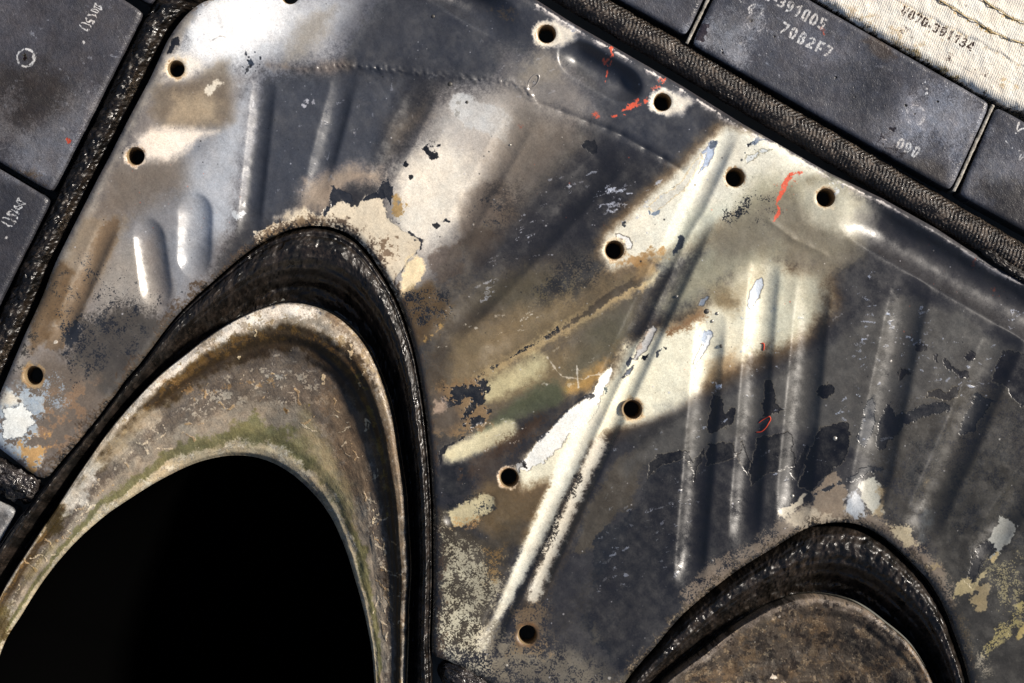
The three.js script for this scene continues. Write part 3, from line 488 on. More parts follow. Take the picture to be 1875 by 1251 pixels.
  p.P([[1660, 800], [1760, 780], [1700, 920], [1620, 920]], '#232529', 0.85, 14, { w: 8, g: 0.8, sp: [5, 0.2] });
  for (const f of [[[1640, 900], [1660, 1000], [1680, 930], [1740, 800], [1750, 750]].slice(0, 0), [[880, 350], [960, 345], [985, 400], [940, 410], [900, 430], [875, 400]], [[1040, 460], [1075, 455], [1080, 500], [1110, 525], [1080, 535], [1045, 500]], [[1115, 500], [1150, 480], [1260, 580], [1380, 600], [1370, 690], [1260, 650], [1200, 600], [1130, 560]], [[1320, 470], [1380, 410], [1440, 430], [1450, 490], [1405, 515], [1340, 500]], [[735, 600], [760, 575], [830, 590], [840, 630], [780, 650], [740, 690]], [[510, 440], [550, 440], [540, 460]]]) if (f.length) p.flake(z5(f), '#252227', { rim: '#474440' });
  p.flake(z5([[1740, 390], [1870, 440], [1990, 480], [1990, 960], [1850, 930], [1730, 830], [1700, 750], [1640, 740], [1570, 700], [1590, 620], [1650, 500], [1680, 420]]), '#27252a', { rim: '#55524b' });
  p.flake(z5([[1440, 790], [1500, 800], [1545, 840], [1590, 870], [1540, 960], [1480, 1060], [1440, 1170], [1290, 1180], [1310, 1080], [1390, 920]]), '#24272f', { rim: '#4d4a46' });
  p.flake(z5([[640, 890], [665, 890], [660, 960], [700, 1000], [860, 960], [1100, 880], [1200, 900], [1190, 960], [980, 1000], [760, 1090], [660, 1240], [560, 1330], [520, 1260], [560, 1080]]), '#24252c', { w: 3 });
  p.flake(z5([[480, 800], [510, 840], [525, 900], [515, 1000], [525, 1060], [480, 1200], [420, 1300], [340, 1250], [400, 1000], [440, 880]]), '#4d5059', { a: 0.7, rim: '#23262c' });
  p.flake(z5([[960, 850], [1000, 790], [1090, 770], [1160, 800], [1240, 735], [1285, 745], [1270, 830], [1190, 870], [1060, 850]]), '#262326', { a: 0.8, rim: '#5d5546' });
  // round the small nozzle
  p.P(c9([[-10, 760], [120, 640], [300, 520], [520, 340], [700, 250], [900, 270], [1100, 300], [1300, 450], [1420, 640], [1480, 800], [1400, 900], [850, 370], [600, 480], [300, 640], [0, 880]]), '#7f7262', 0.85, 10, { w: 6, g: 0.9, sp: [5, -0.7] });
  p.P(c9([[530, 310], [610, 260], [660, 210], [680, 215], [660, 260], [600, 310], [560, 345]]), '#b0a794', 1, 1.4, { w: 3, g: 0 });
  p.P(c9([[560, 360], [700, 270], [900, 260], [940, 350], [800, 370], [640, 410]]), '#aa9f8b', 0.9, 5, { w: 4, g: 0.3 });
  p.P(c9([[720, 200], [760, 140], [850, 100], [900, 160], [905, 220], [890, 290], [940, 350], [700, 300]]), '#7d7060', 0.95, 2, { w: 4, g: 0.3 });
  p.P(c9([[890, 240], [960, 180], [980, 230], [1010, 300], [1010, 340], [940, 350], [900, 300]]), '#9aa1a8', 0.95, 4, { w: 3, g: 0.3 });
  p.P(c9([[965, 170], [1020, 120], [1060, 105], [1090, 150], [1110, 180], [1100, 260], [1110, 320], [1040, 330], [1000, 260]]), '#a9a89c', 1, 1.4, { w: 3, g: 0.1 });
  p.P(c9([[1070, 160], [1120, 180], [1100, 330], [1040, 330], [1080, 260]]), '#8b7551', 0.7, 5, { w: 3 });
  p.flake(c9([[720, 218], [760, 180], [880, 140], [960, 90], [1020, 60], [1090, 62], [1110, 85], [1020, 95], [950, 140], [860, 165], [780, 205]]), '#2b2e37', { w: 2.5 });
  p.P(c9([[1120, 380], [1200, 390], [1260, 400], [1280, 500], [1220, 500], [1150, 430]]), '#a59a80', 0.95, 2, { w: 4, g: 0.3 });
  p.P(c9([[1330, 600], [1420, 600], [1420, 680], [1370, 680]]), '#8c7c5c', 0.9, 3, { w: 4, g: 0.3, sp: [16, -0.5] });
  p.P(c9([[1280, 330], [1330, 250], [1400, 330], [1330, 480], [1280, 480]]), '#565b61', 0.8, 12, soft());
  p.P(c9([[1130, 40], [1260, 0], [1240, 200], [1220, 360], [1130, 330], [1100, 160]]), '#3a342b', 0.85, 12, { w: 8, g: 0.8, sp: [5, -0.3] });
  p.P(c9([[1300, 120], [1420, 60], [1340, 260], [1290, 340]]), '#8f7c5d', 0.75, 10, { w: 6, g: 0.8, sp: [5, -0.4] });
  p.P(c9([[1690, 450], [1760, 350], [1840, 380], [1790, 470], [1740, 540], [1700, 590], [1670, 570], [1710, 510]]), '#8d8e88', 1, 1.4, { w: 4, g: 0 });
  p.P(c9([[1670, 570], [1740, 530], [1700, 600]]), '#ad9b70', 1, 1.4, { w: 3, g: 0 });
  p.flake(c9([[1560, 660], [1580, 600], [1640, 490], [1690, 485], [1720, 520], [1640, 620], [1590, 720], [1550, 700]]), '#232226', { w: 3 });
  p.P(c9([[1490, 780], [1500, 710], [1570, 660], [1590, 700], [1660, 630], [1670, 650], [1600, 740], [1530, 760]]), '#968a68', 1, 1.4, { w: 4, g: 0 });
  p.P(c9([[1580, 800], [1620, 740], [1690, 680], [1700, 720], [1670, 860], [1620, 840]]), '#84775a', 1, 1.4, { w: 5, g: 0 });
  p.P(c9([[1690, 620], [1860, 560], [1875, 860], [1740, 880]]), '#8f8663', 0.8, 16, { w: 9, g: 0.8, sp: [5, 0.3] });
  p.L(c9([[1900, 830], [1780, 940], [1670, 1090]]), [16, 14, 9], '#958b5c', 0.9, 5, { w: 5, g: 0.6, sp: [5, -0.5] });
  p.L(c9([[1900, 900], [1850, 990]]), 7, '#a2925a', 0.9, 3, { w: 4 }); p.P(c9([[1600, 1060], [1680, 1080], [1680, 1200], [1600, 1180]]), '#97907f', 0.7, 10, { w: 7, g: 0.8, sp: [5, -0.2] });
  p.P(c9([[1450, 850], [1560, 900], [1620, 1100], [1580, 1251], [1540, 1100]]), '#5a4f3c', 0.8, 10, { w: 7, g: 0.8, sp: [5, 0] });
  // rims: crust along the cut-outs, bare metal round the bolt holes
  const crust = (cut, w, col, a, o) => p.each(cut.cx - 520, cut.cy - 940, cut.cx + 520, cut.cy + 100, (x, y, k, i, j) => { const d = cut.d(x, y); if (d < -6 || d > w * 2.4) return; const q = sst(w, w * 0.35, d + w * 0.35 * at(F16, i, j) + w * 0.2 * at(F4, i, j)) * sst(o - 0.3, o + 0.3, at(F4, i + 3, j) + 0.6 * at(F16, i, j + 51)); p.mix(k, hex(col), q * a); p.z[k] += 0.12 * q * at(F4, i, j); });
  crust(cut1, 20, '#574636', 0.85, -0.9); crust(cut1, 9, '#a09484', 0.8, 0.2); crust(cut1, 8, '#1f1d1c', 0.9, 0.1); crust(cut2, 18, '#4e4438', 0.85, -0.6); crust(cut2, 10, '#a5957a', 0.8, 0.3); crust(cut2, 7, '#1d1b1a', 0.9, 0);
  const halo = { 0: ['#d9c9ae', 21], 1: ['#e6d6c2', 21], 4: ['#e9e0cd', 26], 5: ['#ece4d4', 25], 6: ['#d8d2bb', 21], 7: ['#d5c8ac', 22], 8: ['#e6d6b6', 23], 9: ['#e5cda4', 23], 10: ['#dccab0', 22], 11: ['#6f5a41', 24], 2: ['#a58d68', 21] };
  for (const i in halo) { const [x, y, r] = HOLES[i], [c, w] = halo[i]; p.D(x, y, w, c, 0.95, i == 4 || i == 5 ? 4 : 3, { w: 2.5, g: 0.4 }); p.D(x, y, r + 2.4, '#8a6138', 0.55, 1.5, { w: 1.6, sp: [5, -0.2] }); }
  p.P([[1010, 35], [1060, 55], [1050, 75], [1015, 85]], '#e4dccb', 0.9, 8, soft({ w: 4 })); p.P([[1220, 165], [1262, 185], [1250, 205], [1220, 210]], '#e4dccb', 0.9, 9, soft({ w: 4 }));
  p.flake([[1038, 40], [1050, 45], [1060, 56], [1046, 62]], '#8b8f97');
  p.P([[1520, 330], [1545, 345], [1540, 358], [1526, 372], [1528, 350]], '#c9ccce', 0.9, 2, { w: 4, sp: [16, -0.6] }); p.P([[1525, 325], [1550, 340], [1540, 350]], '#6f737b', 0.9, 2, { w: 3, sp: [16, -0.2] });
  p.flake([[942, 848], [958, 842], [964, 850], [952, 858], [960, 866], [948, 872]], '#9a9a98', { rim: '#33302e' }); p.L([[946, 842], [957, 848], [965, 858]], 1.6, '#26221f', 0.9, 1, { w: 2 });
  // long pale rim of the right-hand edge and left edge
  for (let i = 0; i + 1 < 12; i++) { const E = [[985, 0], [1042, 37], [1250, 157], [1360, 226], [1517, 315], [1617, 363], [1717, 419], [1817, 484], [1895, 525]]; if (i + 1 < E.length) p.L([[E[i][0] - 6, E[i][1] + 8], [E[i + 1][0] - 6, E[i + 1][1] + 8]], 3, '#a39c98', 0.55, 3, { w: 2.5, sp: [16, -0.7] }); }
  { const E = [[985, 0], [1042, 37], [1250, 157], [1360, 226], [1517, 315], [1617, 363], [1717, 419], [1817, 484], [1895, 525]].map(([x, y]) => [x + 2, y - 2]); p.L(E, 7, '#4b464b', 0.85, 3, { w: 2, g: 0.5 }); }
  p.L([[985, 0], [1042, 37], [1250, 157], [1360, 226], [1517, 315], [1617, 363], [1717, 419], [1817, 484], [1895, 525]].map(([x, y]) => [x - 4.5, y + 6]), 1.1, '#d5d0ca', 0.85, 1.2, { w: 1.5, sp: [16, -1.1] });
  p.L(leftEdge.filter((q) => q[0] < 400).map(([x, y]) => [x + 3, y + 1]), 2.6, '#8d8074', 0.8, 2, { w: 3, sp: [5, -0.4] });
  p.P([[1580, 400], [1640, 380], [1895, 520], [1895, 640], [1800, 570], [1600, 470]], '#4c4b50', 0.5, 22, soft());
  // chips right through the coating
  p.flake([[775, 272], [782, 268], [786, 274], [796, 276], [804, 288], [800, 293], [790, 291], [780, 282]], '#1c1c21', { w: 2.5 }); p.flake([[800, 268], [806, 263], [806, 268]], '#1c1c21');
  p.D(752, 324, 4.5, '#1c1c21', 1, 0.8, { w: 1.2, g: 0, z: -0.4 }); p.D(742, 302, 4.5, '#1c1c21', 1, 0.8, { w: 1.2, g: 0, z: -0.4 }); p.dots(14, 21, [[780, 255], [805, 255], [805, 268], [780, 270]], 0.8, 2, '#1c1c21', 1, -0.3);
  p.P([[1066, 266], [1074, 259], [1086, 259], [1095, 266], [1094, 279], [1085, 283], [1072, 276]], '#232328', 1, 0.9, { w: 2, g: 0, z: -0.4 });
  p.flake([[790, 412], [800, 405], [806, 412], [798, 420]], '#232329'); p.flake([[808, 404], [818, 399], [822, 406], [812, 411]], '#23262d'); p.L([[760, 440], [790, 415], [820, 402]], 1.2, '#2a2a30', 0.8, 1, { w: 3, sp: [5, 0.2] });
  p.D(730, 371, 3, '#7d7d7d', 0.9, 1); p.dots(30, 22, [[1260, 620], [1320, 640], [1300, 700], [1180, 740], [1200, 680]], 0.6, 2.2, '#6b5a44', 0.8, -0.2);
  p.P([[865, 390], [905, 370], [930, 400], [880, 420]], '#2f3138', 0.8, 8, { w: 6, sp: [5, 0.8], z: -0.2 });
  // red inspection dye
  const red = '#d9583c', rl = (pts, r, a = 0.95) => p.L(pts, r, red, a, 1, { w: 1.6, g: 0.5, sp: [5, -1.2] });
  rl([[1119, 90], [1121, 103], [1110, 112], [1105, 108]], [2, 3, 2, 1.5]); rl([[1106, 107], [1108, 117], [1117, 120], [1121, 108]], [1.5, 2, 2, 1]); rl([[1114, 118], [1112, 135], [1109, 148]], [1.5, 1.3, 1]);
  p.P([[1148, 195], [1175, 172], [1190, 166], [1191, 180], [1175, 192], [1155, 200]], red, 0.95, 1.5, { w: 3, g: 0.4, sp: [16, -0.5] }); p.P([[1190, 165], [1205, 145], [1222, 142], [1215, 155], [1195, 168]], red, 0.85, 2, { w: 3, g: 0.5, sp: [5, -0.1] });
  rl([[1155, 197], [1140, 203], [1128, 212], [1122, 214]], [3, 2, 2, 2.5]); rl([[1125, 214], [1140, 209], [1150, 212]], 1.4); p.D(1090, 211, 5, red, 0.8, 3, { w: 3, sp: [5, -0.2] }); p.D(988, 216, 5, '#8c3a2c', 0.85, 3, { w: 3, sp: [5, -0.2] }); p.D(954, 232, 3, '#b05540', 0.6, 3); p.D(1075, 243, 4, red, 0.7, 3, { w: 3, sp: [5, 0] });
  rl([[1452, 318], [1441, 330], [1430, 355], [1422, 372]], [2, 3.4, 3.4, 2]); rl([[1420, 372], [1427, 382], [1424, 393], [1416, 406]], [2, 2, 1.8, 1]); rl([[1452, 318], [1468, 316]], 1); p.dots(26, 31, [[1380, 330], [1470, 305], [1440, 400], [1400, 360]], 0.5, 1.6, red, 0.6);
  p.dots(40, 32, [[100, 200], [480, 330], [480, 420], [150, 420]], 0.5, 1.5, red, 0.6); p.dots(40, 33, [[900, 150], [1875, 520], [1875, 600], [1200, 700], [1000, 480]], 0.5, 1.4, red, 0.55); p.L([[1790, 470], [1784, 480], [1786, 492]], 1.4, '#a5492f', 0.6, 2, { w: 2, sp: [5, 0] }); p.dots(6, 34, [[1820, 525], [1845, 525], [1845, 545], [1820, 545]], 1, 2.4, '#a5492f', 0.7); p.L([[1702, 430], [1706, 440], [1703, 452]], 1.2, '#9a4a32', 0.6, 2, { sp: [5, 0] });
  // scratches, scuffs, specks
  p.L([[462, 195], [465, 180]], 1, '#b9b9be', 0.8, 1); p.L([[563, 183], [556, 193], [561, 186]], 0.9, '#b9b9be', 0.8, 1); p.L([[571, 174], [576, 190]], 0.7, '#b9b9be', 0.6, 1);
  p.P([[420, 375], [428, 380], [432, 394], [445, 386], [450, 391], [436, 400], [424, 404], [426, 392]], '#b6babd', 0.9, 2, { w: 3, g: 0.4, sp: [16, -0.6] });
  p.scratches(220, 41, [[980, 330], [1210, 300], [1190, 390], [1000, 470], [860, 590], [840, 540]], -0.42, 0.3, 24, '#aab0bd', 0.75, 0.8);
  p.scratches(50, 42, [[1030, 375], [1150, 335], [1200, 340], [1130, 395], [1040, 400]], -0.36, 0.2, 26, '#b5bccb', 0.85, 1);
  p.scratches(260, 43, [[1330, 560], [1860, 560], [1860, 700], [1700, 800], [1250, 960], [1200, 900], [1300, 740]], -0.18, 0.9, 13, '#98a2b4', 0.75, 0.8);
  p.scratches(170, 44, [[1560, 500], [1875, 560], [1800, 760], [1530, 760]], -0.2, 0.8, 15, '#9aa4b8', 0.75, 0.8);
  p.scratches(110, 45, [[860, 560], [1060, 560], [1120, 690], [900, 740], [800, 640]], -0.3, 0.5, 14, '#c2bdb2', 0.75, 0.8);
  p.scratches(110, 46, [[830, 760], [960, 770], [940, 900], [850, 910]], -0.3, 0.6, 10, '#d0ccc4', 0.8, 0.9);
  p.scratches(240, 47, [[1120, 800], [1300, 780], [1240, 1060], [1080, 1100]], -0.4, 0.8, 14, '#8b93a2', 0.6, 0.7);
  p.scratches(260, 50, [[490, 150], [700, 150], [900, 60], [1150, 130], [640, 320], [480, 400]], -0.5, 1.6, 15, '#a6a9b2', 0.4, 0.5);
  p.scratches(12, 51, [[1560, 720], [1630, 740], [1620, 770], [1570, 770]], 0.6, 0.6, 16, '#aab4c4', 0.9, 1.3); p.scratches(14, 52, [[1300, 700], [1320, 705], [1310, 725], [1295, 720]], -0.2, 0.8, 16, '#9fabc0', 0.9, 1.2);
  p.L([[1003, 655], [1020, 680], [1030, 690], [1070, 695], [1080, 688], [1100, 686]], 0.7, '#c8bfb0', 0.7, 0.8, { w: 1 }); p.L([[1056, 670], [1059, 710]], 1.2, '#cfcabf', 0.8, 1, { w: 1 });
  const all = [[300, -10], [980, 0], [1875, 520], [1875, 1250], [800, 1250], [700, 480], [400, 480], [40, 840], [0, 700]];
  p.dots(900, 61, all, 0.5, 1.5, '#b9bac0', 0.75, 0.2); p.dots(500, 62, all, 0.5, 1.5, '#19181a', 0.8, -0.25); p.dots(40, 63, all, 1.2, 3, '#cfccc4', 0.7, 0.5);
  p.P([[905, 10], [945, 25], [950, 40], [920, 30]], '#6b5a45', 0.6, 7, soft({ sp: [5, 0.2] }));
  for (let k = 0; k < p.str.length; k++) { const r = p.c[k * 3], g = p.c[k * 3 + 1], b = p.c[k * 3 + 2], l = 0.3 * r + 0.6 * g + 0.1 * b, m = l < 115 ? Math.max(0.62, Math.pow(l / 115, 0.36)) : l > 165 ? 1.04 : lerp(1, 1.04, (l - 115) / 50); p.c[k * 3] = r * m; p.c[k * 3 + 1] = g * m; p.c[k * 3 + 2] = b * m * (l < 90 ? 0.97 : 1); }
  p.grain(0.05, 0.03, 0.02, 0.004);
}
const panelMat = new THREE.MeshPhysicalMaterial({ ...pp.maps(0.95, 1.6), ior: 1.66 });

// ---------------------------------------------------------------- setting: the dark structure under everything
const flatUV = (x, y) => [x / 100, y / 100];
function noiseMat(base, alt, spk, k, rough, bumpMM, rep, opt = {}) {
  const p = new Paint(0, 0, 1024, 1024, 1, base), a = hex(alt), s = hex(spk);
  p.each(0, 0, 1023, 1023, (x, y, q, i, j) => { p.mix(q, a, clamp(0.45 + 0.3 * at(F64, i, j + 50) + 0.25 * at(F16, i + 20, j)) * 0.9); p.mix(q, s, k * sst(1.1, 1.7, at(F4, i + 70, j) + 0.5 * at(F64, i, j + 300))); p.z[q] = opt.lump ? 1.0 * at(S16, i, j) + 0.9 * at(S32, i + 11, j) + 0.12 * at(F4, i, j) : 0.7 * at(F4, i, j) + 0.5 * at(F16, i, j); p.g[q] = rough + 0.06 * at(F64, i + 10, j); });
  p.grain(0.08, 0.05, 0.06);
  const m = p.maps(1, 3, bumpMM / 1000); for (const t of [m.map, m.roughnessMap, m.bumpMap]) { t.wrapS = t.wrapT = THREE.RepeatWrapping; t.repeat.set(rep, rep); }
  return new THREE.MeshPhysicalMaterial(m);
}
const darkMat = new THREE.MeshStandardMaterial({ color: new THREE.Color().setRGB(0.17, 0.17, 0.15), roughness: 0.9 });
structure(mesh('airframe_skin', clipGrid(-420, -360, 2200, 1700, 26, (x, y) => Math.max(-out1.d(x, y) + 6, -out2.d(x, y) + 6, Math.abs(x - 890) - 1300, Math.abs(y - 670) - 1020), () => -95, 30, flatUV), darkMat));
structure(mesh('added_light_block_slab', new THREE.BoxGeometry(2700 * S, 20 * S, 2400 * S).translate(X(890), -620 * S, Z(760)), darkMat));  // unseen slab, added below to block light

// ---------------------------------------------------------------- the panel
const panel = thing('scorched_metal_plate', 'heat-stained metal panel with pressed grooves and bolt holes round the nozzles', 'metal plate');
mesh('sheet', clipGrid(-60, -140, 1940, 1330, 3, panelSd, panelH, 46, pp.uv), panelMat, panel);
const sleeveMat = new THREE.MeshStandardMaterial({ color: 0x8a7658, roughness: 0.65 });
for (const [x, y, r] of HOLES) {
  const g = new THREE.LatheGeometry([[r + 1.6, -3.2], [r + 0.2, -3], [r - 1.2, -4.5], [r - 5, -58], [r + 1.6, -58]].map(([a, b]) => new THREE.Vector2(a * S, b * S)), 40);
  mesh('bolt_sleeve', g, sleeveMat, panel).position.set(X(x), 0, Z(y));
}
const rivetMat = new THREE.MeshStandardMaterial({ color: 0x9b9890, roughness: 0.35, metalness: 0.6 }), dullRivet = new THREE.MeshStandardMaterial({ color: 0x4a4844, roughness: 0.5, metalness: 0.3 });
const rivetGeo = new THREE.LatheGeometry([[5, -0.6], [4.6, 0.6], [3.6, 1.6], [2, 2.3], [0.01, 2.5]].map(([a, b]) => new THREE.Vector2(a * S, b * S)), 20);
for (const [x, y, k, m] of [[1529, 803, 0.9, rivetMat], [1452, 909, 0.75, rivetMat], [1294, 570, 1, dullRivet], [1313, 574, 0.7, rivetMat], [1304, 588, 0.7, rivetMat], [1321, 634, 0.7, dullRivet], [824, 154, 0.9, dullRivet], [855, 187, 0.6, dullRivet], [793, 30, 0.7, dullRivet], [934, 265, 0.5, rivetMat], [1240, 543, 0.6, rivetMat]]) { const o = mesh('rivet', rivetGeo, m, panel); o.position.set(X(x), panelH(x, y) * S, Z(y)); o.scale.setScalar(k); }
{ // oval inspection port, with its gritty filling
  const ring = (rx, ry, h) => { const pts = []; for (let i = 0; i < 28; i++) { const a = i / 28 * 2 * Math.PI; pts.push([rx * Math.cos(a), ry * Math.sin(a), h]); } return pts; };
  const L = [ring(17, 9, -0.4), ring(15.5, 8, 0.9), ring(13, 6.2, 0.9), ring(12, 5.4, -1.2)], t = -0.98, cx = 977, cy = 149, h0 = panelH(cx, cy);
  const rot = ([x, y, h]) => [cx + x * Math.cos(t) - y * Math.sin(t), cy + x * Math.sin(t) + y * Math.cos(t), h + h0];
  mesh('port_rim', gridSurf(29, 4, (i, j) => { const q = rot(L[j][i % 28]); return [...q, q[0] / 100, q[1] / 100]; }), panelMat.clone(), panel).geometry.attributes.uv.array.forEach((_, i, a) => { const u = pp.uv(985, 165); a[i] = u[i % 2]; });
  mesh('port_filling', gridSurf(29, 6, (i, j) => { const k = 1 - j / 5, q = rot([12.4 * k * Math.cos(i / 28 * 6.2832), 5.8 * k * Math.sin(i / 28 * 6.2832), -0.6]); q[2] += 0.8 * smp(F4, q[0] * 2, q[1] * 2); return [...q, q[0] / 100, q[1] / 100]; }), new THREE.MeshStandardMaterial({ color: 0x55565c, roughness: 0.5 }), panel);
}

// ---------------------------------------------------------------- nozzles
const prof = (K) => (t) => { let i = 0; while (i + 2 < K.length && t > K[i + 1][0]) i++; const [a, p] = K[i], [b, q] = K[i + 1]; return lerp(p, q, sst(a, b, t)); };
function nozzle(label, O, I, P, keys, paint, lipDrop) {
  const g = thing('thruster_nozzle', label, 'rocket nozzle', 'thruster nozzles set into the panel');
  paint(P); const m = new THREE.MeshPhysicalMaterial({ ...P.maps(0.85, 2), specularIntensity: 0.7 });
  const N = 420, f = prof(keys), M = 90, ang = (i) => i / N * 2 * Math.PI;
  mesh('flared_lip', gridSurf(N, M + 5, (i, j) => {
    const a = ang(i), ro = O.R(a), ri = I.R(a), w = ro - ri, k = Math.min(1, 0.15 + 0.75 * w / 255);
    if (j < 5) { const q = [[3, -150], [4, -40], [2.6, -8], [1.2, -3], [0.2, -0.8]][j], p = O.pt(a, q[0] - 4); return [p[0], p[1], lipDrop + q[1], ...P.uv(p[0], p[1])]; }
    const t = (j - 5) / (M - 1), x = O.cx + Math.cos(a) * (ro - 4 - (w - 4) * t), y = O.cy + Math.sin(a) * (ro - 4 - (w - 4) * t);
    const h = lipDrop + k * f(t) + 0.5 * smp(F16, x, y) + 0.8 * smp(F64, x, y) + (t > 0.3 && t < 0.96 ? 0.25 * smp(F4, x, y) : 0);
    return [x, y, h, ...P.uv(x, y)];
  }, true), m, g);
  const h1 = (a) => lipDrop + Math.min(1, 0.15 + 0.75 * (O.R(a) - I.R(a)) / 255) * f(1);
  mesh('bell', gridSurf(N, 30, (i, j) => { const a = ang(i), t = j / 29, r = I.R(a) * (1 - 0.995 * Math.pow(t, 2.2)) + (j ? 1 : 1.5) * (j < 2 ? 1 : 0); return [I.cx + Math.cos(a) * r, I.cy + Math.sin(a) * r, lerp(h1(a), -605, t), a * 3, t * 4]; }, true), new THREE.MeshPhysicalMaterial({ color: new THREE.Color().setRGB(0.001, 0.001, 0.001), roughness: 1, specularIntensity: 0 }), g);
  return g;
}
const tOf = (O, I, x, y) => { const a = Math.atan2(y - O.cy, x - O.cx), r = Math.hypot(x - O.cx, y - O.cy); return [(O.R(a) - r) / (O.R(a) - I.R(a)), a]; };
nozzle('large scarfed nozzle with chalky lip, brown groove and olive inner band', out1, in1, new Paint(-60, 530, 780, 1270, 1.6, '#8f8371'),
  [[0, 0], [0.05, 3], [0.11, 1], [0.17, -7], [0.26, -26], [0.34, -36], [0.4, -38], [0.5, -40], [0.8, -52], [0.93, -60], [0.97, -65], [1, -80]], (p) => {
    const TT = new Float32Array(p.w * p.h).fill(-9), c = (h) => hex(h); p.each(-60, 530, 780, 1270, (x, y, k) => { TT[k] = tOf(out1, in1, x, y)[0]; });
    const band = (t0, t1, s, col, a, wob, sp) => p.each(-60, 530, 780, 1270, (x, y, k, i, j) => { let t = TT[k]; if (t < -0.1 || t > 1.1) return; t += wob * (0.6 * at(F64, i, j) + 0.3 * at(F16, i, j) + 0.15 * at(F4, i, j)); let q = sst(t0 - s, t0 + s, t) * sst(t1 + s, t1 - s, t); if (sp !== undefined) q *= sst(sp - 0.2, sp + 0.2, 0.6 * at(F16, i + 90, j) + 0.3 * at(F64, i + 300, j) + 0.4 * at(F4, i, j + 80)); p.mix(k, c(col), q * a); });
    band(-0.1, 0.14, 0.02, '#b3a693', 0.95, 0.02); band(-0.1, 0.06, 0.015, '#6f6e72', 0.9, 0.03, 0.3); band(0, 0.15, 0.02, '#e4d8c6', 0.95, 0.02, 0.1); band(0.02, 0.15, 0.02, '#9c8764', 0.8, 0.02, 0.7);
    band(0.13, 0.38, 0.04, '#382b19', 0.97, 0.02); band(0.18, 0.34, 0.03, '#33271a', 0.7, 0.03, 0.2); band(0.14, 0.22, 0.02, '#6d5227', 0.7, 0.03, 0.1);
    band(0.34, 0.62, 0.06, '#655b50', 0.95, 0.06); band(0.34, 0.52, 0.06, '#564e47', 0.9, 0.06, -0.2); band(0.38, 0.66, 0.04, '#80705a', 0.6, 0.06, 0.75); band(0.4, 0.7, 0.03, '#57565a', 0.85, 0.05, 0.85); band(0.42, 0.7, 0.03, '#b9ad97', 0.7, 0.05, 0.8);
    band(0.6, 1.05, 0.06, '#8d8374', 0.95, 0.06); band(0.76, 0.9, 0.03, '#65623f', 0.88, 0.05); band(0.78, 0.88, 0.03, '#75714f', 0.6, 0.05, 0.3); band(0.88, 1.02, 0.02, '#b3a68a', 0.9, 0.03); band(0.88, 1.02, 0.02, '#6c675f', 0.8, 0.03, 0.6); band(0.86, 1.0, 0.02, '#d6cdb4', 0.7, 0.03, 0.9);
    p.L([[210, 778], [290, 694], [375, 627], [440, 590], [520, 566], [580, 574]], [6, 8, 11, 13, 12, 8], '#ece2d3', 0.9, 4, { w: 4, g: 0.3, sp: [16, -0.9] }); p.L([[330, 645], [420, 583], [520, 548], [600, 566]], 4, '#5b5c62', 0.85, 3, { w: 4, sp: [16, -0.2] });
    p.L([[600, 578], [660, 630], [700, 715], [728, 850], [744, 1000], [742, 1160]], [6, 9, 9, 8, 6, 5], '#7c6b58', 0.85, 6, { w: 5, g: 0.5 }); p.L([[640, 605], [690, 690], [720, 800]], 4, '#a9946f', 0.7, 4, { w: 4, sp: [16, 0.1] });
    // right flank: dark scorched channel beside a ridge whose lit look is painted in
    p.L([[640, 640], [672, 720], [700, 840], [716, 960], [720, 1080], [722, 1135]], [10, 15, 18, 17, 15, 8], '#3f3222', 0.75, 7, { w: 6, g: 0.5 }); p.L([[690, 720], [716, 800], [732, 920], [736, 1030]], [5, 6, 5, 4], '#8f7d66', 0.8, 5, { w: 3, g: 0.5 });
    p.L([[655, 690], [676, 760], [700, 860], [708, 960]], 5, '#7c6a2c', 0.7, 6, { w: 5, sp: [16, 0] }); p.P([[600, 700], [660, 760], [690, 900], [640, 960], [610, 880], [580, 780]], '#6d5a45', 0.8, 20, { w: 9, g: 0.6 }); p.P([[560, 760], [610, 830], [660, 940], [640, 960], [580, 880], [540, 800]], '#8a8062', 0.7, 16, { w: 8 });
    for (const [x, y, r, s] of [[640, 645, 9, 1], [662, 690, 8, 2], [657, 712, 8, 3], [670, 780, 8, 4], [680, 880, 10, 5], [684, 950, 10, 6], [700, 1000, 8, 7], [465, 612, 5, 8], [530, 633, 7, 9], [588, 695, 6, 10], [432, 655, 4, 11]]) { const R = rng(s), q = []; for (let i = 0; i < 7; i++) q.push([x + (R() - 0.5) * r * 1.2, y + (R() - 0.5) * r * 3]); p.L(q, 1, '#d8c4a0', 0.9, 0.8, { w: 1.5, z: 1.2 }); }
    for (let s = 0; s < 60; s++) { const R = rng(900 + s), a = -2.6 + 2.1 * R(), t = 0.4 + 0.3 * R(), r = lerp(out1.R(a), in1.R(a), t), x = 420 + Math.cos(a) * r, y = 1330 + Math.sin(a) * r, q = []; let d = a + 1.6 + (R() - 0.5); for (let i = 0, u = x, v = y; i < 6; i++) { q.push([u, v]); d += (R() - 0.5) * 1.8; u += Math.cos(d) * 7; v += Math.sin(d) * 7; } p.L(q, 0.6, R() < 0.6 ? '#cbbba0' : '#a88d68', 0.8, 0.7, { w: 1.5, z: 0.6 }); }
    p.L([[98, 945], [90, 968]], [19, 15], '#3a2f17', 0.92, 5, { w: 4, g: 0.5 }); p.L([[-5, 1130], [-5, 1160]], 15, '#4a3d20', 0.92, 5, { w: 4 }); p.P([[90, 1000], [40, 1060], [0, 1130], [60, 1040]], '#8b7f52', 0.6, 12); p.P([[120, 900], [160, 850], [190, 850], [150, 920], [110, 950]], '#d0ccc2', 0.85, 8, { w: 5 });
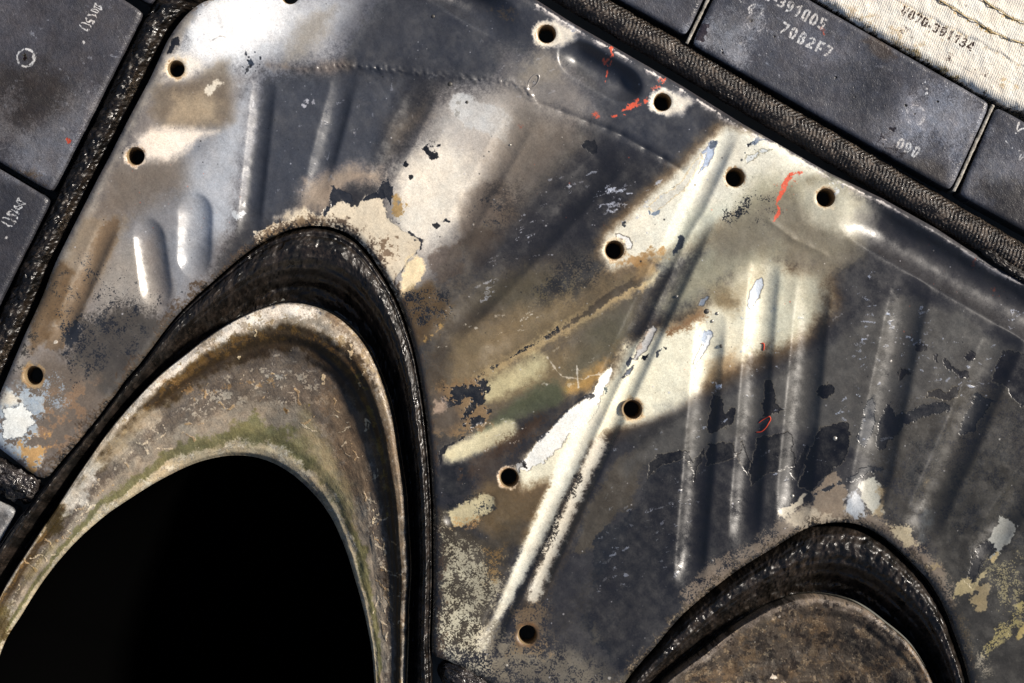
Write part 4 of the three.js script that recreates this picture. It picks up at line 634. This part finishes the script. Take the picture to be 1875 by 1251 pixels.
    p.P([[160, 850], [230, 770], [300, 740], [240, 820], [180, 880]], '#c1b39b', 0.6, 14, { w: 8 }); p.D(516, 752, 4, '#7b5a30', 0.9, 3); p.D(563, 744, 1.5, '#222', 1, 0.8); p.P([[520, 880], [560, 880], [580, 920], [545, 900]], '#6f6a68', 0.7, 6, { w: 5, sp: [16, 0] });
    p.L([[300, 700], [360, 720], [430, 705], [500, 700]], 4, '#95744a', 0.6, 4, { w: 6, sp: [16, 0] });
    p.grain(0.06, 0.09, 0.12, 0.01); p.g.forEach((v, i) => { p.g[i] = v + 0.1; });
  }, -26);
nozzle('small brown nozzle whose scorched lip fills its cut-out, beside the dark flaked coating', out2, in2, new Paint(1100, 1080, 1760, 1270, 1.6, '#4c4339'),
  [[0, 0], [0.04, 3], [0.09, 0], [0.2, -12], [0.6, -44], [0.95, -62], [1, -70]], (p) => {
    p.each(1100, 1080, 1760, 1270, (x, y, k, i, j) => { const [t] = tOf(out2, in2, x, y); if (t < -0.1 || t > 1.2) return; const n = 0.5 * at(F64, i, j) + 0.4 * at(F16, i, j) + 0.2 * at(F4, i, j); p.mix(k, hex('#8d8175'), sst(0.11, 0.04, t + 0.03 * n) * 0.85); p.mix(k, hex('#6a563e'), 0.6 * sst(0.1, 0.9, n) * sst(0.06, 0.15, t)); p.mix(k, hex('#231d18'), 0.8 * sst(0.2, 1.0, at(F16, i + 200, j) * 0.6 + at(F4, i, j) * 0.35 + at(F64, i + 90, j + 90) * 0.5)); p.mix(k, hex('#98866c'), 0.6 * sst(0.9, 1.5, at(F16, i + 400, j + 20) * 0.7 + at(F4, i, j + 20) * 0.5)); });
    p.L([[1660, 1160], [1690, 1220], [1710, 1260]], 6, '#7d6040', 0.6, 6, { w: 4, sp: [16, -0.2] }); p.dots(60, 5, [[1260, 1230], [1480, 1100], [1700, 1251]], 0.6, 2, '#b8aea0', 0.8, 0.4); p.P([[1415, 1251], [1420, 1240], [1432, 1251]], '#d8cdbd', 1, 1, { w: 1 });
    p.grain(0.1, 0.1, 0.15, 0.01); p.g.forEach((v, i) => { p.g[i] = v + 0.1; });
  }, -30);

// ---------------------------------------------------------------- nozzle seals: resin-soaked black fabric
const sealMat = noiseMat('#0f0d0b', '#2a231e', '#6a5a4c', 0.3, 0.4, 0.6, 0.3, { lump: true }), ropeSealMat = noiseMat('#0b0a09', '#221c17', '#8a7a68', 0.4, 0.32, 0.9, 0.36, { lump: true });
function wrinkle(x, y, a) { const n = smp(F16, x * 1.1, y * 1.1), m = smp(F64, x * 2, y * 2); return a * (1.1 * (1 - Math.abs(n)) + 0.9 * m); }
function seal(label, C, O, keys) {
  const N = 1100, M = 46, f = prof(keys); let s = 0, px, py;
  const g = gridSurf(N, M, (i, j) => {
    const a = i / N * 2 * Math.PI, ro = C.R(a) - 2, ri = O.R(a) + 3, t = j / (M - 1), r = lerp(ro, ri, t), x = C.cx + Math.cos(a) * r, y = C.cy + Math.sin(a) * r;
    if (j === 0) { if (i) s += Math.hypot(x - px, y - py); px = x; py = y; }
    const fold = 1.5 * Math.sin(s / 4.2 + 7 * t + 2 * smp(F64, x, y)) * sst(0.1, 0.3, t) * sst(0.75, 0.45, t) * sst(0, 0.8, smp(F128, x + 300, y));
    return [x, y, f(t) + wrinkle(x, y, 1.3) * sst(0, 0.12, t) + fold, s / 100, t * (ro - ri) / 100];
  }, true);
  return tag(mesh('nozzle_seal', g, sealMat), label, 'seal', 'fabric seals round the nozzles');
}
const sealKeys = [[0, -34], [0.02, -20], [0.05, -10], [0.085, -7], [0.11, -11], [0.16, -3], [0.28, 3], [0.4, -2], [0.52, -20], [0.66, -54], [0.8, -84], [1, -94]];
seal('wide black resin-soaked seal arching round the large nozzle', cut1, out1, sealKeys);
seal('black crusted seal arching round the small brown nozzle', cut2, out2, [[0, -40], [0.05, -26], [0.1, -16], [0.16, -8], [0.26, 2], [0.4, -1], [0.52, -14], [0.68, -48], [0.85, -82], [1, -92]]);

// ---------------------------------------------------------------- perimeter seals
{
  const L = smoothLine([[400, -125], [330, -70], [272, 4], [217, 107], [167, 213], [95, 355], [65, 417], [33, 477], [0, 553], [-50, 660], [-110, 780]], 3), R0 = smoothLine([[520, -48], [405, -8], [343, 22], [290, 106], [230, 225], [150, 380], [120, 439], [98, 485], [75, 544], [15, 680], [-30, 784]], 3), n = L.length, Rr = (i) => R0[Math.round(i / (n - 1) * (R0.length - 1))], f = prof([[0, -60], [0.04, -26], [0.14, -13], [0.35, -5], [0.52, -6], [0.7, -20], [0.85, -44], [1, -70]]);
  const g = gridSurf(n, 34, (i, j) => { const t = j / 33, a = L[i], b = Rr(i), x = lerp(a[0] + 2, b[0] + 4, t), y = lerp(a[1], b[1], t); return [x, y, f(t) + wrinkle(x * 1.2, y * 1.2, 1.6) * sst(0, 0.1, t), i * 0.03, t * 0.65]; });
  tag(mesh('perimeter_seal', g, ropeSealMat), 'black lumpy sealed strip between the grey tiles with a white ring and the panel', 'seal');
}
const weaveMat = (() => { // braided sleeve: fine yarns
  const p = new Paint(0, 0, 1024, 1024, 1, '#1c1815');
  p.each(0, 0, 1023, 1023, (x, y, q, i, j) => { const v = j / 1024 * 12, s = i / 1024 * 40, y1 = Math.sin((s + Math.abs((v % 2) - 1) * 1.2) * 2 * Math.PI), yr = Math.sin(v * 2 * Math.PI * 3 + y1); p.z[q] = 1.2 * y1 + 0.5 * yr + 0.3 * at(F4, i, j); p.mix(q, hex('#5a4f45'), 0.75 * sst(-0.4, 1.0, 0.6 * y1 + 0.5 * at(F64, i, j) + 0.4 * at(F16, i, j))); p.g[q] = 0.33 + 0.06 * at(F16, i, j); });
  p.grain(0.1, 0.08, 0.2); const m = p.maps(1, 3, 0.0006); for (const t of [m.map, m.roughnessMap, m.bumpMap]) { t.wrapS = t.wrapT = THREE.RepeatWrapping; t.repeat.set(0.3, 0.4); } return new THREE.MeshPhysicalMaterial(m);
})();
{
  const e = [0.8605, 0.5095], n = [-0.5095, 0.8605], path = []; for (let s = -330; s < 1080; s += 1.5) path.push([1132 + e[0] * s + n[0] * 31, e[1] * s + n[1] * 31, -27 + 1.2 * Math.sin(s / 60)]);
  const g = cord(path, 72, (s, a) => 27.5 + 0.8 * Math.sin(s / 7 * 2 * Math.PI + 5 * a) * (0.6 + 0.4 * smp(F64, s, a * 40)) + 0.5 * smp(F16, s * 1.5, a * 60));
  tag(mesh('rope_seal', g, weaveMat), 'round braided rope seal running beside the stencilled tiles', 'rope seal');
  const p2 = smoothLine([[1796, 455, -10], [1815, 466, -5], [1850, 490, -5], [1900, 520, -6], [1950, 548, -8]], 2);
  tag(mesh('seal_strip', cord(p2, 24, (s, a, t) => 8 * Math.min(1, t * 9 + 0.35) + 0.8 * smp(F16, s * 2, a * 30)), sealMat), 'thin glossy black strip lying along the panel edge beside the rope', 'seal strip');
}
const lumpMat = noiseMat('#12100f', '#332e2c', '#8f8a88', 0.5, 0.18, 1.8, 0.22, { lump: true });
tag(mesh('sealant_roll', cord(smoothLine([[-90, 832, -26], [-30, 858, -22], [20, 884, -20], [52, 900, -24], [72, 912, -40]], 2), 40, (s, a, t) => 27 * Math.sqrt(Math.max(0.02, 1 - Math.max(0, (t - 0.75) / 0.25) ** 2)) + 2.2 * smp(F16, s * 1.4, a * 40) + 1.5 * smp(F64, s * 3, a * 80)), lumpMat), 'shiny black sealant roll under the pale rounded end of the panel', 'sealant');
tag(mesh('sealant_roll', cord(smoothLine([[800, 1228, -38], [816, 1232, -26], [845, 1247, -20], [890, 1275, -22], [960, 1325, -26]], 2), 40, (s, a, t) => 25 * Math.sqrt(Math.max(0.05, 1 - Math.max(0, 1 - t / 0.2) ** 2)) + 1.6 * smp(F64, s * 2, a * 60)), lumpMat), 'smooth black sealant roll tucked under the speckled cream corner of the panel', 'sealant');

// ---------------------------------------------------------------- tiles
function convexSd(poly, k = 7) { // rounded convex outline
  const n = poly.length, E = []; let A = 0; for (let i = 0; i < n; i++) { const [a, b] = poly[i], [c, d] = poly[(i + 1) % n]; A += a * d - c * b; }
  const s = A > 0 ? 1 : -1; for (let i = 0; i < n; i++) { const [a, b] = poly[i], [c, d] = poly[(i + 1) % n], l = Math.hypot(c - a, d - b); E.push([s * (d - b) / l, -s * (c - a) / l, a, b]); }
  return (x, y) => { let m = -1e9; const D = E.map(([nx, ny, a, b]) => { const q = (x - a) * nx + (y - b) * ny; if (q > m) m = q; return q; }); let t = 0; for (const q of D) t += Math.exp((q - m) / k); return m + k * Math.log(t) * 0.6; };
}
const TW = '#d9d8d6';
const lp = new Paint(-160, -120, 320, 1030, 1.7, '#47464b');
{
  const p = lp; p.P([[-160, 120], [120, 130], [140, 200], [60, 260], [-160, 220]], '#332d29', 0.85, 35, { w: 12 }); p.P([[60, 220], [190, 160], [110, 330], [40, 320], [0, 290]], '#84878f', 0.5, 34, { w: 14, g: 0.9 }); p.P([[-160, 190], [0, 180], [60, 260], [-160, 270]], '#6f6d70', 0.6, 34, { w: 14, g: 0.9 }); p.P([[60, 318], [100, 350], [80, 345], [20, 310], [10, 292]], '#4a3a28', 0.8, 8, { w: 6, sp: [5, -0.4] }); p.P([[-160, -120], [60, -100], [40, 60], [-160, 60]], '#55545a', 0.5, 40, { w: 14 }); p.P([[120, -40], [260, 0], [230, 90], [150, 90]], '#514f52', 0.5, 30, { w: 12 });  // pale blue-grey patches put the glossy sheen into the colour
  p.P([[-160, 300], [100, 360], [40, 480], [-40, 640], [-160, 600]], '#38383d', 0.85, 10, { w: 4 });
  p.lay((x, y) => Math.abs(Math.hypot(x - 47, y - 106) - 15.8) - 2, [25, 85, 70, 130], TW, 0.95, 0.9, { w: 1.2, g: 0.3, sp: [5, -1.4] });
  p.text('0015()', 174, 4, 2.09, 17, TW, 0.95, { wear: -1.2, wob: 5, gap: 4, sx: 0.62, font: 'monospace', sten: 0, fat: 3 }); p.D(153, 77, 2.6, TW, 0.9, 0.9, { w: 0.8 }); p.text('8', 18, 24, 1.0, 12, '#77767c', 0.6, { wear: -0.2 });
  p.text('0015()', 32, 362, 2.09, 17, TW, 0.95, { wear: -1.2, wob: 5, gap: 4, sx: 0.62, font: 'monospace', sten: 0, fat: 3 }); p.D(11, 435, 3, TW, 0.95, 0.9, { w: 0.8 });
  p.flake([[123, 253], [126, 258], [127, 266], [124, 262]], '#b5452f'); p.D(45, 101, 1.2, '#111', 1, 0.6); p.D(45, 107, 1.2, '#111', 1, 0.6); p.dots(60, 3, [[-100, -60], [260, 10], [90, 350], [-60, 280]], 0.5, 1.3, '#a9a9af', 0.7, 0.3); p.dots(50, 4, [[-100, -60], [260, 10], [90, 350], [-60, 280]], 0.5, 1.2, '#151517', 0.8, -0.3);
  p.P([[-120, 880], [40, 900], [40, 1000], [-120, 1020]], '#9a9896', 0.95, 10, { w: 6, g: 0.5 }); p.P([[-20, 950], [10, 950], [-5, 980]], '#4a4846', 0.7, 10, { w: 5 });
  p.scratches(200, 16, [[-100, -60], [260, 10], [90, 350], [-60, 280]], 0.5, 0.9, 16, '#a7abb6', 0.5, 0.5); p.grain(0.13, 0.06, 0.14, 0.008);
}
const rp = new Paint(1040, -120, 1960, 470, 1.7, '#4a4b52');
{
  const p = rp, z = (pts) => pts.map(([a, b]) => [1250 + a / 3, b / 3]);
  p.P(z([[40, 150], [250, 60], [420, 120], [330, 330], [120, 260]]), '#9a9da5', 0.8, 30, { w: 10, g: 0.9 }); p.P(z([[200, 100], [330, 80], [300, 180], [210, 210]]), '#46474c', 0.7, 22, { w: 8, g: 0.8 }); p.P(z([[1050, 650], [1250, 520], [1400, 480], [1650, 620], [1500, 960], [1400, 800], [1200, 800]]), '#8a8e99', 0.8, 34, { w: 12, g: 0.9 }); p.P(z([[900, 400], [1150, 380], [1150, 650], [900, 620]]), '#36373d', 0.8, 34, { w: 12, g: 0.8 }); p.P(z([[1150, 860], [1450, 900], [1440, 1010], [1200, 930]]), '#3b3632', 0.7, 20, { w: 8 }); p.P(z([[1000, 200], [1250, 320], [1180, 340], [950, 220]]), '#4b4038', 0.7, 8, { w: 6 }); p.P(z([[560, 60], [800, 160], [950, 300], [700, 330]]), '#6a6c76', 0.7, 30, { w: 12, g: 0.8 });  // paler and darker patches carry the glaze reflection as painted tone
  p.P([[1750, 340], [1800, 260], [1875, 300], [1875, 330], [1790, 360]], '#77777c', 0.55, 24, { w: 10, g: 0.9 }); p.P([[1800, 340], [1960, 330], [1960, 450], [1800, 420]], '#2f2c2c', 0.8, 26, { w: 10 });
  p.flake(z([[75, 200], [100, 130], [150, 130], [130, 180], [110, 220], [80, 215]]), '#3b353b'); p.flake(z([[195, 285], [220, 280], [235, 310], [210, 305]]), '#232126');
  p.text('V070-391005', 1352, -26, 0.485, 22, TW, 0.92, { wear: -1.0, fat: 2, wob: 2, gap: 9, sx: 0.82 }); p.text('70B2F7', 1426, 59, 0.485, 22, TW, 0.92, { wear: -1.0, fat: 2, wob: 2, gap: 12, sx: 0.82 }); p.text('-41', 1348, 6, 0.6, 20, TW, 0.85, { font: 'monospace', wear: -0.4, wob: 4 });
  p.text('090', 1638, 270, 0.46, 21, TW, 0.9, { wear: -0.8, gap: 10, wob: 2.5, fat: 2, sx: 0.82 }); p.text('-:', 1610, 258, 0.46, 18, TW, 0.8, { font: 'monospace', wear: -0.2 }); p.text('V', 1853, 238, 0.75, 22, TW, 0.95, { font: 'monospace', sten: 0 }); p.text('-..T', 1836, 262, 0.5, 14, TW, 0.9, { font: 'monospace', wear: -0.3 }); p.text('V', 1862, 290, 0.6, 14, TW, 0.8, { wear: 0 });
  p.flake(z([[1140, 710], [1165, 705], [1165, 722], [1150, 728]]), '#262229'); p.P(z([[1085, 740], [1130, 740], [1120, 800], [1090, 790]]), '#2b282e', 1, 2, { w: 5, sp: [16, 0.1] }); p.P(z([[1080, 800], [1190, 820], [1230, 860], [1150, 870], [1085, 830]]), '#29262b', 1, 2, { w: 5, sp: [16, 0.2] });
  for (const [x, y, r, a] of [[1385, 40, 17, 0.55], [1676, 211, 18, 0.6], [1676, 211, 14.6, 0.4]]) p.lay((u, v) => Math.abs(Math.hypot(u - x, v - y) - r) - 0.7, [x - r, y - r, x + r, y + r], '#c9c9cc', a, 0.8, { w: 0.8, g: 0.3, sp: [5, -1.2] });
  for (const [x, y] of [[1376, 38], [1675, 209], [1659, 193], [1717, 186], [1531, 142], [1418, 67]]) p.D(x, y, 2, '#0c0b0c', 1, 0.8, { w: 0.6, z: -0.8 }); p.flake(z([[1335, 455], [1345, 470], [1348, 515], [1335, 520]]), '#c5c8cc', { z: 0.3 }); p.D(1360, 78, 2.4, '#b7b4ae', 0.8, 1.2); p.L([[1505, 52], [1509, 62]], 2.2, '#c4553f', 0.8, 1, { w: 2, sp: [5, -0.3] }); p.P(z([[360, 100], [410, 110], [395, 130], [370, 140]]), '#6d6a68', 0.6, 4, { sp: [16, 0] });
  p.dots(140, 13, [[1270, 80], [1350, -60], [1810, 188], [1740, 340]], 0.5, 1.3, '#b5b7be', 0.7, 0.3); p.dots(90, 14, [[1270, 80], [1350, -60], [1810, 188], [1740, 340]], 0.5, 1.3, '#141416', 0.8, -0.4); p.scratches(220, 15, [[1270, 80], [1350, -60], [1810, 188], [1740, 340]], 0.5, 0.5, 18, '#a7abb6', 0.4, 0.5);
  p.grain(0.13, 0.06, 0.14, 0.008);
}
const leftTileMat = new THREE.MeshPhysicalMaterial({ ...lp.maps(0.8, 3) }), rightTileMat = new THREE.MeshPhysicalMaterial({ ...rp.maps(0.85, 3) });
function tile(label, poly, P, m, top = 0) {
  const sd = convexSd(poly), xs = poly.map((q) => q[0]), ys = poly.map((q) => q[1]);
  const g = clipGrid(Math.min(...xs) - 8, Math.min(...ys) - 8, Math.max(...xs) + 8, Math.max(...ys) + 8, 4, sd, (x, y) => { const e = sd(x, y); return top + (e > -6 ? -4 * Math.pow((e + 6) / 6, 2) : 0) + 0.3 * smp(F64, x, y); }, 86, P.uv);
  return tag(mesh('heat_shield_tile', g, m), label, 'tile', 'black heat shield tiles round the panel');
}
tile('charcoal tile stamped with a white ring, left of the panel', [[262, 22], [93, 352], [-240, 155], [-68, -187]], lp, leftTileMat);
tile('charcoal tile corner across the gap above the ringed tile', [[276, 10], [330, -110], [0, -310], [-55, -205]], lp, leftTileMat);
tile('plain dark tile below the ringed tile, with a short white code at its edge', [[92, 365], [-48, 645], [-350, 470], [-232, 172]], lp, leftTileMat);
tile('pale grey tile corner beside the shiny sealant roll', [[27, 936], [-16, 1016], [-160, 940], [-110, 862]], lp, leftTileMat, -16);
tile('charcoal tile stencilled 391005 and 70B2F7', [[1267, 80], [1741, 349], [1815, 187], [1490, 1], [1345, -82]], rp, rightTileMat);
tile('charcoal tile joining the stencilled tile on the side away from the 090 code', [[1253, 73], [1330, -92], [1110, -215], [1000, -70], [1133, 1]], rp, rightTileMat);
tile('charcoal tile lettered V, beyond the 090 end of the stencilled tile', [[1757, 356], [1825, 195], [2050, 322], [1980, 480]], rp, rightTileMat);
const fillMat = noiseMat('#b3aea4', '#8f897e', '#4a443c', 0.6, 0.8, 0.3, 0.5);
for (const [label, a, b] of [['white gap filler strip at the edge of the 391005 lettering', [1258, 79], [1338, -86]], ['white gap filler strip beside the 090 code', [1748, 350], [1820, 192]]]) {
  const dx = b[0] - a[0], dy = b[1] - a[1], l = Math.hypot(dx, dy), n = [-dy / l * 2.6, dx / l * 2.6], path = smoothLine([a, b], 3).map((q) => [q[0] + 0.4 * smp(F16, q[0], q[1]), q[1], -5]);
  const poly = [[a[0] + n[0], a[1] + n[1]], [b[0] + n[0], b[1] + n[1]], [b[0] - n[0], b[1] - n[1]], [a[0] - n[0], a[1] - n[1]]], sd = (x, y) => polySd(x, y, poly) + 0.25 * smp(F16, x * 2, y * 2);
  const xs = poly.map((q) => q[0]), ys = poly.map((q) => q[1]);
  tag(mesh('gap_filler', clipGrid(Math.min(...xs) - 3, Math.min(...ys) - 3, Math.max(...xs) + 3, Math.max(...ys) + 3, 1.4, sd, (x, y) => -4 + Math.min(0, -(sd(x, y) + 2.2)) * 0.6 + 0.4 * smp(F16, x, y), 80, flatUV), fillMat), label, 'gap filler', 'white strips between the tiles');
}

// ---------------------------------------------------------------- quilted blanket
const SEAMS = [[[1560, -62], [1633, -6], [1690, 26], [1750, 57], [1800, 82], [1843, 106], [1900, 140], [1960, 175]], [[1640, -60], [1717, -2], [1767, 30], [1800, 49], [1817, 60], [1875, 82], [1960, 118]], [[1730, -60], [1800, 0], [1843, 29], [1875, 43], [1960, 85]]].map((s) => smoothLine(s, 3));
const seamAt = (s, x, y) => { let b = 1e9, r = 0, k = 0; for (let i = 0; i + 1 < s.length; i += 2) { const e = s[Math.min(i + 2, s.length - 1)], [d, t] = segDist(x, y, s[i][0], s[i][1], e[0], e[1]); if (d < b) { b = d; const c = (e[0] - s[i][0]) * (y - s[i][1]) - (e[1] - s[i][1]) * (x - s[i][0]); r = c < 0 ? d : -d; k = (i + 2 * t) * 3; } } return [r, k]; };   // signed, positive on the outer side; distance along
const bp = new Paint(1440, -90, 1960, 260, 2.6, '#e9e3d6');
{
  const p = bp, z = (pts) => pts.map(([a, b]) => [1250 + a / 3, b / 3]);
  p.P(z([[760, 0], [900, 20], [1400, 330], [1300, 330], [1000, 170]]), '#b99f76', 0.5, 14, { w: 10, g: 0.7, sp: [16, 0.1] }); p.P(z([[1180, 240], [1400, 330], [1600, 480], [1500, 470], [1250, 320]]), '#a48a52', 0.75, 8, { w: 8, g: 0.7, sp: [5, -0.2] }); p.P(z([[1380, 220], [1480, 230], [1500, 280], [1400, 270]]), '#cdb48a', 0.5, 14, { w: 8, g: 0.7, sp: [16, 0.2] }); p.P(z([[1750, 440], [1850, 440], [1860, 500], [1780, 480]]), '#c9a66c', 0.5, 8, { w: 6, g: 0.7, sp: [16, 0.3] });
  for (const [s, w, a] of [[SEAMS[1], 3.4, 0.8], [SEAMS[2], 2.6, 0.7], [SEAMS[0], 1.6, 0.3]]) p.L(s.filter((_, i) => i % 3 === 0).map(([x, y], i) => [x - 1.5 + 1.2 * Math.sin(i * 1.9), y + 1.5]), w * 0.7, '#b18f52', a, 1.5, { w: 3, g: 0.5, sp: [16, -0.2] });  // tan shadow of the ruffles painted along each seam
  p.P(z([[760, 20], [900, 110], [1080, 190], [1040, 190], [880, 120], [740, 30]]), '#191612', 0.95, 3, { w: 6, g: 0.4, sp: [5, -0.2] }); p.L(z([[730, 0], [1000, 165], [1400, 385], [1700, 550], [1900, 640]]), 4, '#33291f', 0.9, 3, { w: 6, g: 0.5, sp: [5, 0] });
  p.text('V070-391134', 1646, 26, 0.485, 18, '#2a1a14', 0.95, { wear: -0.9, wob: 2.5, gap: 9, sx: 0.86, fat: 3 }); p.text('2', 1646, 58, 0.6, 16, '#3d2b22', 0.85, { wear: 0, wob: 8 }); p.text('J-', 1660, 72, 0.2, 10, '#4a3a26', 0.85, { wear: 0, wob: 8 }); p.text('3 :--', 1727, 108, 0.45, 18, '#3d2b22', 0.85, { font: 'monospace', wear: -0.1, wob: 8 }); p.text('23:8', 1802, 136, 0.6, 9, '#857a6e', 0.8, { font: 'monospace', wear: 0, wob: 8 });
  p.dots(80, 7, [[1500, 0], [1700, 0], [1875, 100], [1875, 200], [1700, 120]], 0.4, 1.3, '#6b5a45', 0.7); p.D(1768, 11, 2, '#8d8a85', 0.7, 1);
  p.each(1440, -90, 1960, 260, (x, y, q, i, j) => { const u = (x * 0.87 + y * 0.49) / 2.6, v = (-x * 0.49 + y * 0.87) / 2.6; p.z[q] += 0.55 * Math.sin(u * Math.PI * 2 * 0.62) * Math.sin(v * Math.PI * 2 * 0.62) + 0.15 * at(F4, i, j); p.g[q] = 0.85; });
  p.grain(0.03, 0.02, 0.1, 0.006);
}
const blanketMat = new THREE.MeshPhysicalMaterial({ ...bp.maps(1.0, 6), sheen: 0.2 });
const blanket = thing('insulation_blanket', 'white quilted fabric blanket with stitched seams and dark brown code', 'blanket');
{
  const poly = [[1400, -66], [1497, -2], [1583, 52], [1717, 126], [1800, 172], [1830, 188], [1878, 206], [2000, 272], [2060, 200], [2060, -140], [1450, -140]];
  const sd = (x, y) => polySd(x, y, poly) + 1.4 * smp(F16, x * 1.5, y * 1.5);
  mesh('fabric', clipGrid(1390, -150, 2070, 290, 2.5, sd, (x, y) => {
    let h = 5 + 0.6 * smp(F64, x * 1.2, y * 1.2) + 0.5 * smp(F16, x, y); const e = polySd(x, y, poly); if (e > -16) h -= 9 * Math.pow((e + 16) / 16, 2);
    SEAMS.forEach((s, i) => { const [d, k] = seamAt(s, x, y), amp = [1.4, 3.2, 2.8][i], sc = 1 + 0.35 * Math.sin(k / 7.5 + 1.4 * smp(F64, k, 9)) ; const dd = d + 1.6 * Math.sin(k / 7.5) ; h += dd > 0 ? amp * sc * Math.exp(-dd / 9) * sst(0, 1.6, dd) - 1.2 * Math.exp(-dd / 2) : -amp * 0.45 * Math.exp(dd / 8); });
    return h;
  }, 60, bp.uv), blanketMat, blanket);
  const thread = new THREE.MeshStandardMaterial({ color: 0xcdb98c, roughness: 0.8 });
  for (const s of SEAMS.slice(1)) { const path = s.filter((_, i) => i % 1 === 0).map(([x, y], i) => [x - 1.4 * Math.sin(i * 3 / 7.5), y, 7 + 1.6 * Math.sin(i * 0.9)]); mesh('stitch_thread', cord(path, 8, () => 0.9), thread, blanket); }
}

// ---------------------------------------------------------------- loose bits
const redMat = new THREE.MeshStandardMaterial({ color: 0xc9452c, roughness: 0.7 });
for (const [label, pts] of [['bent red thread lying on the dark flaked coating', [[1390, 775], [1396, 770], [1404, 765], [1409, 763], [1411, 768], [1408, 774], [1402, 784], [1394, 791], [1385, 792]]], ['tiny hooked red thread on the cream grooves', [[1394, 629], [1399, 629], [1400, 634], [1399, 642]]]]) tag(mesh('red_thread', cord(smoothLine(pts, 1).map(([x, y]) => [x, y, panelH(x, y) + 0.9]), 8, (s, a, t) => 1.05 * Math.sqrt(Math.max(0.05, 1 - (2 * t - 1) ** 8))), redMat), label, 'thread');
renderer.render(scene, camera);
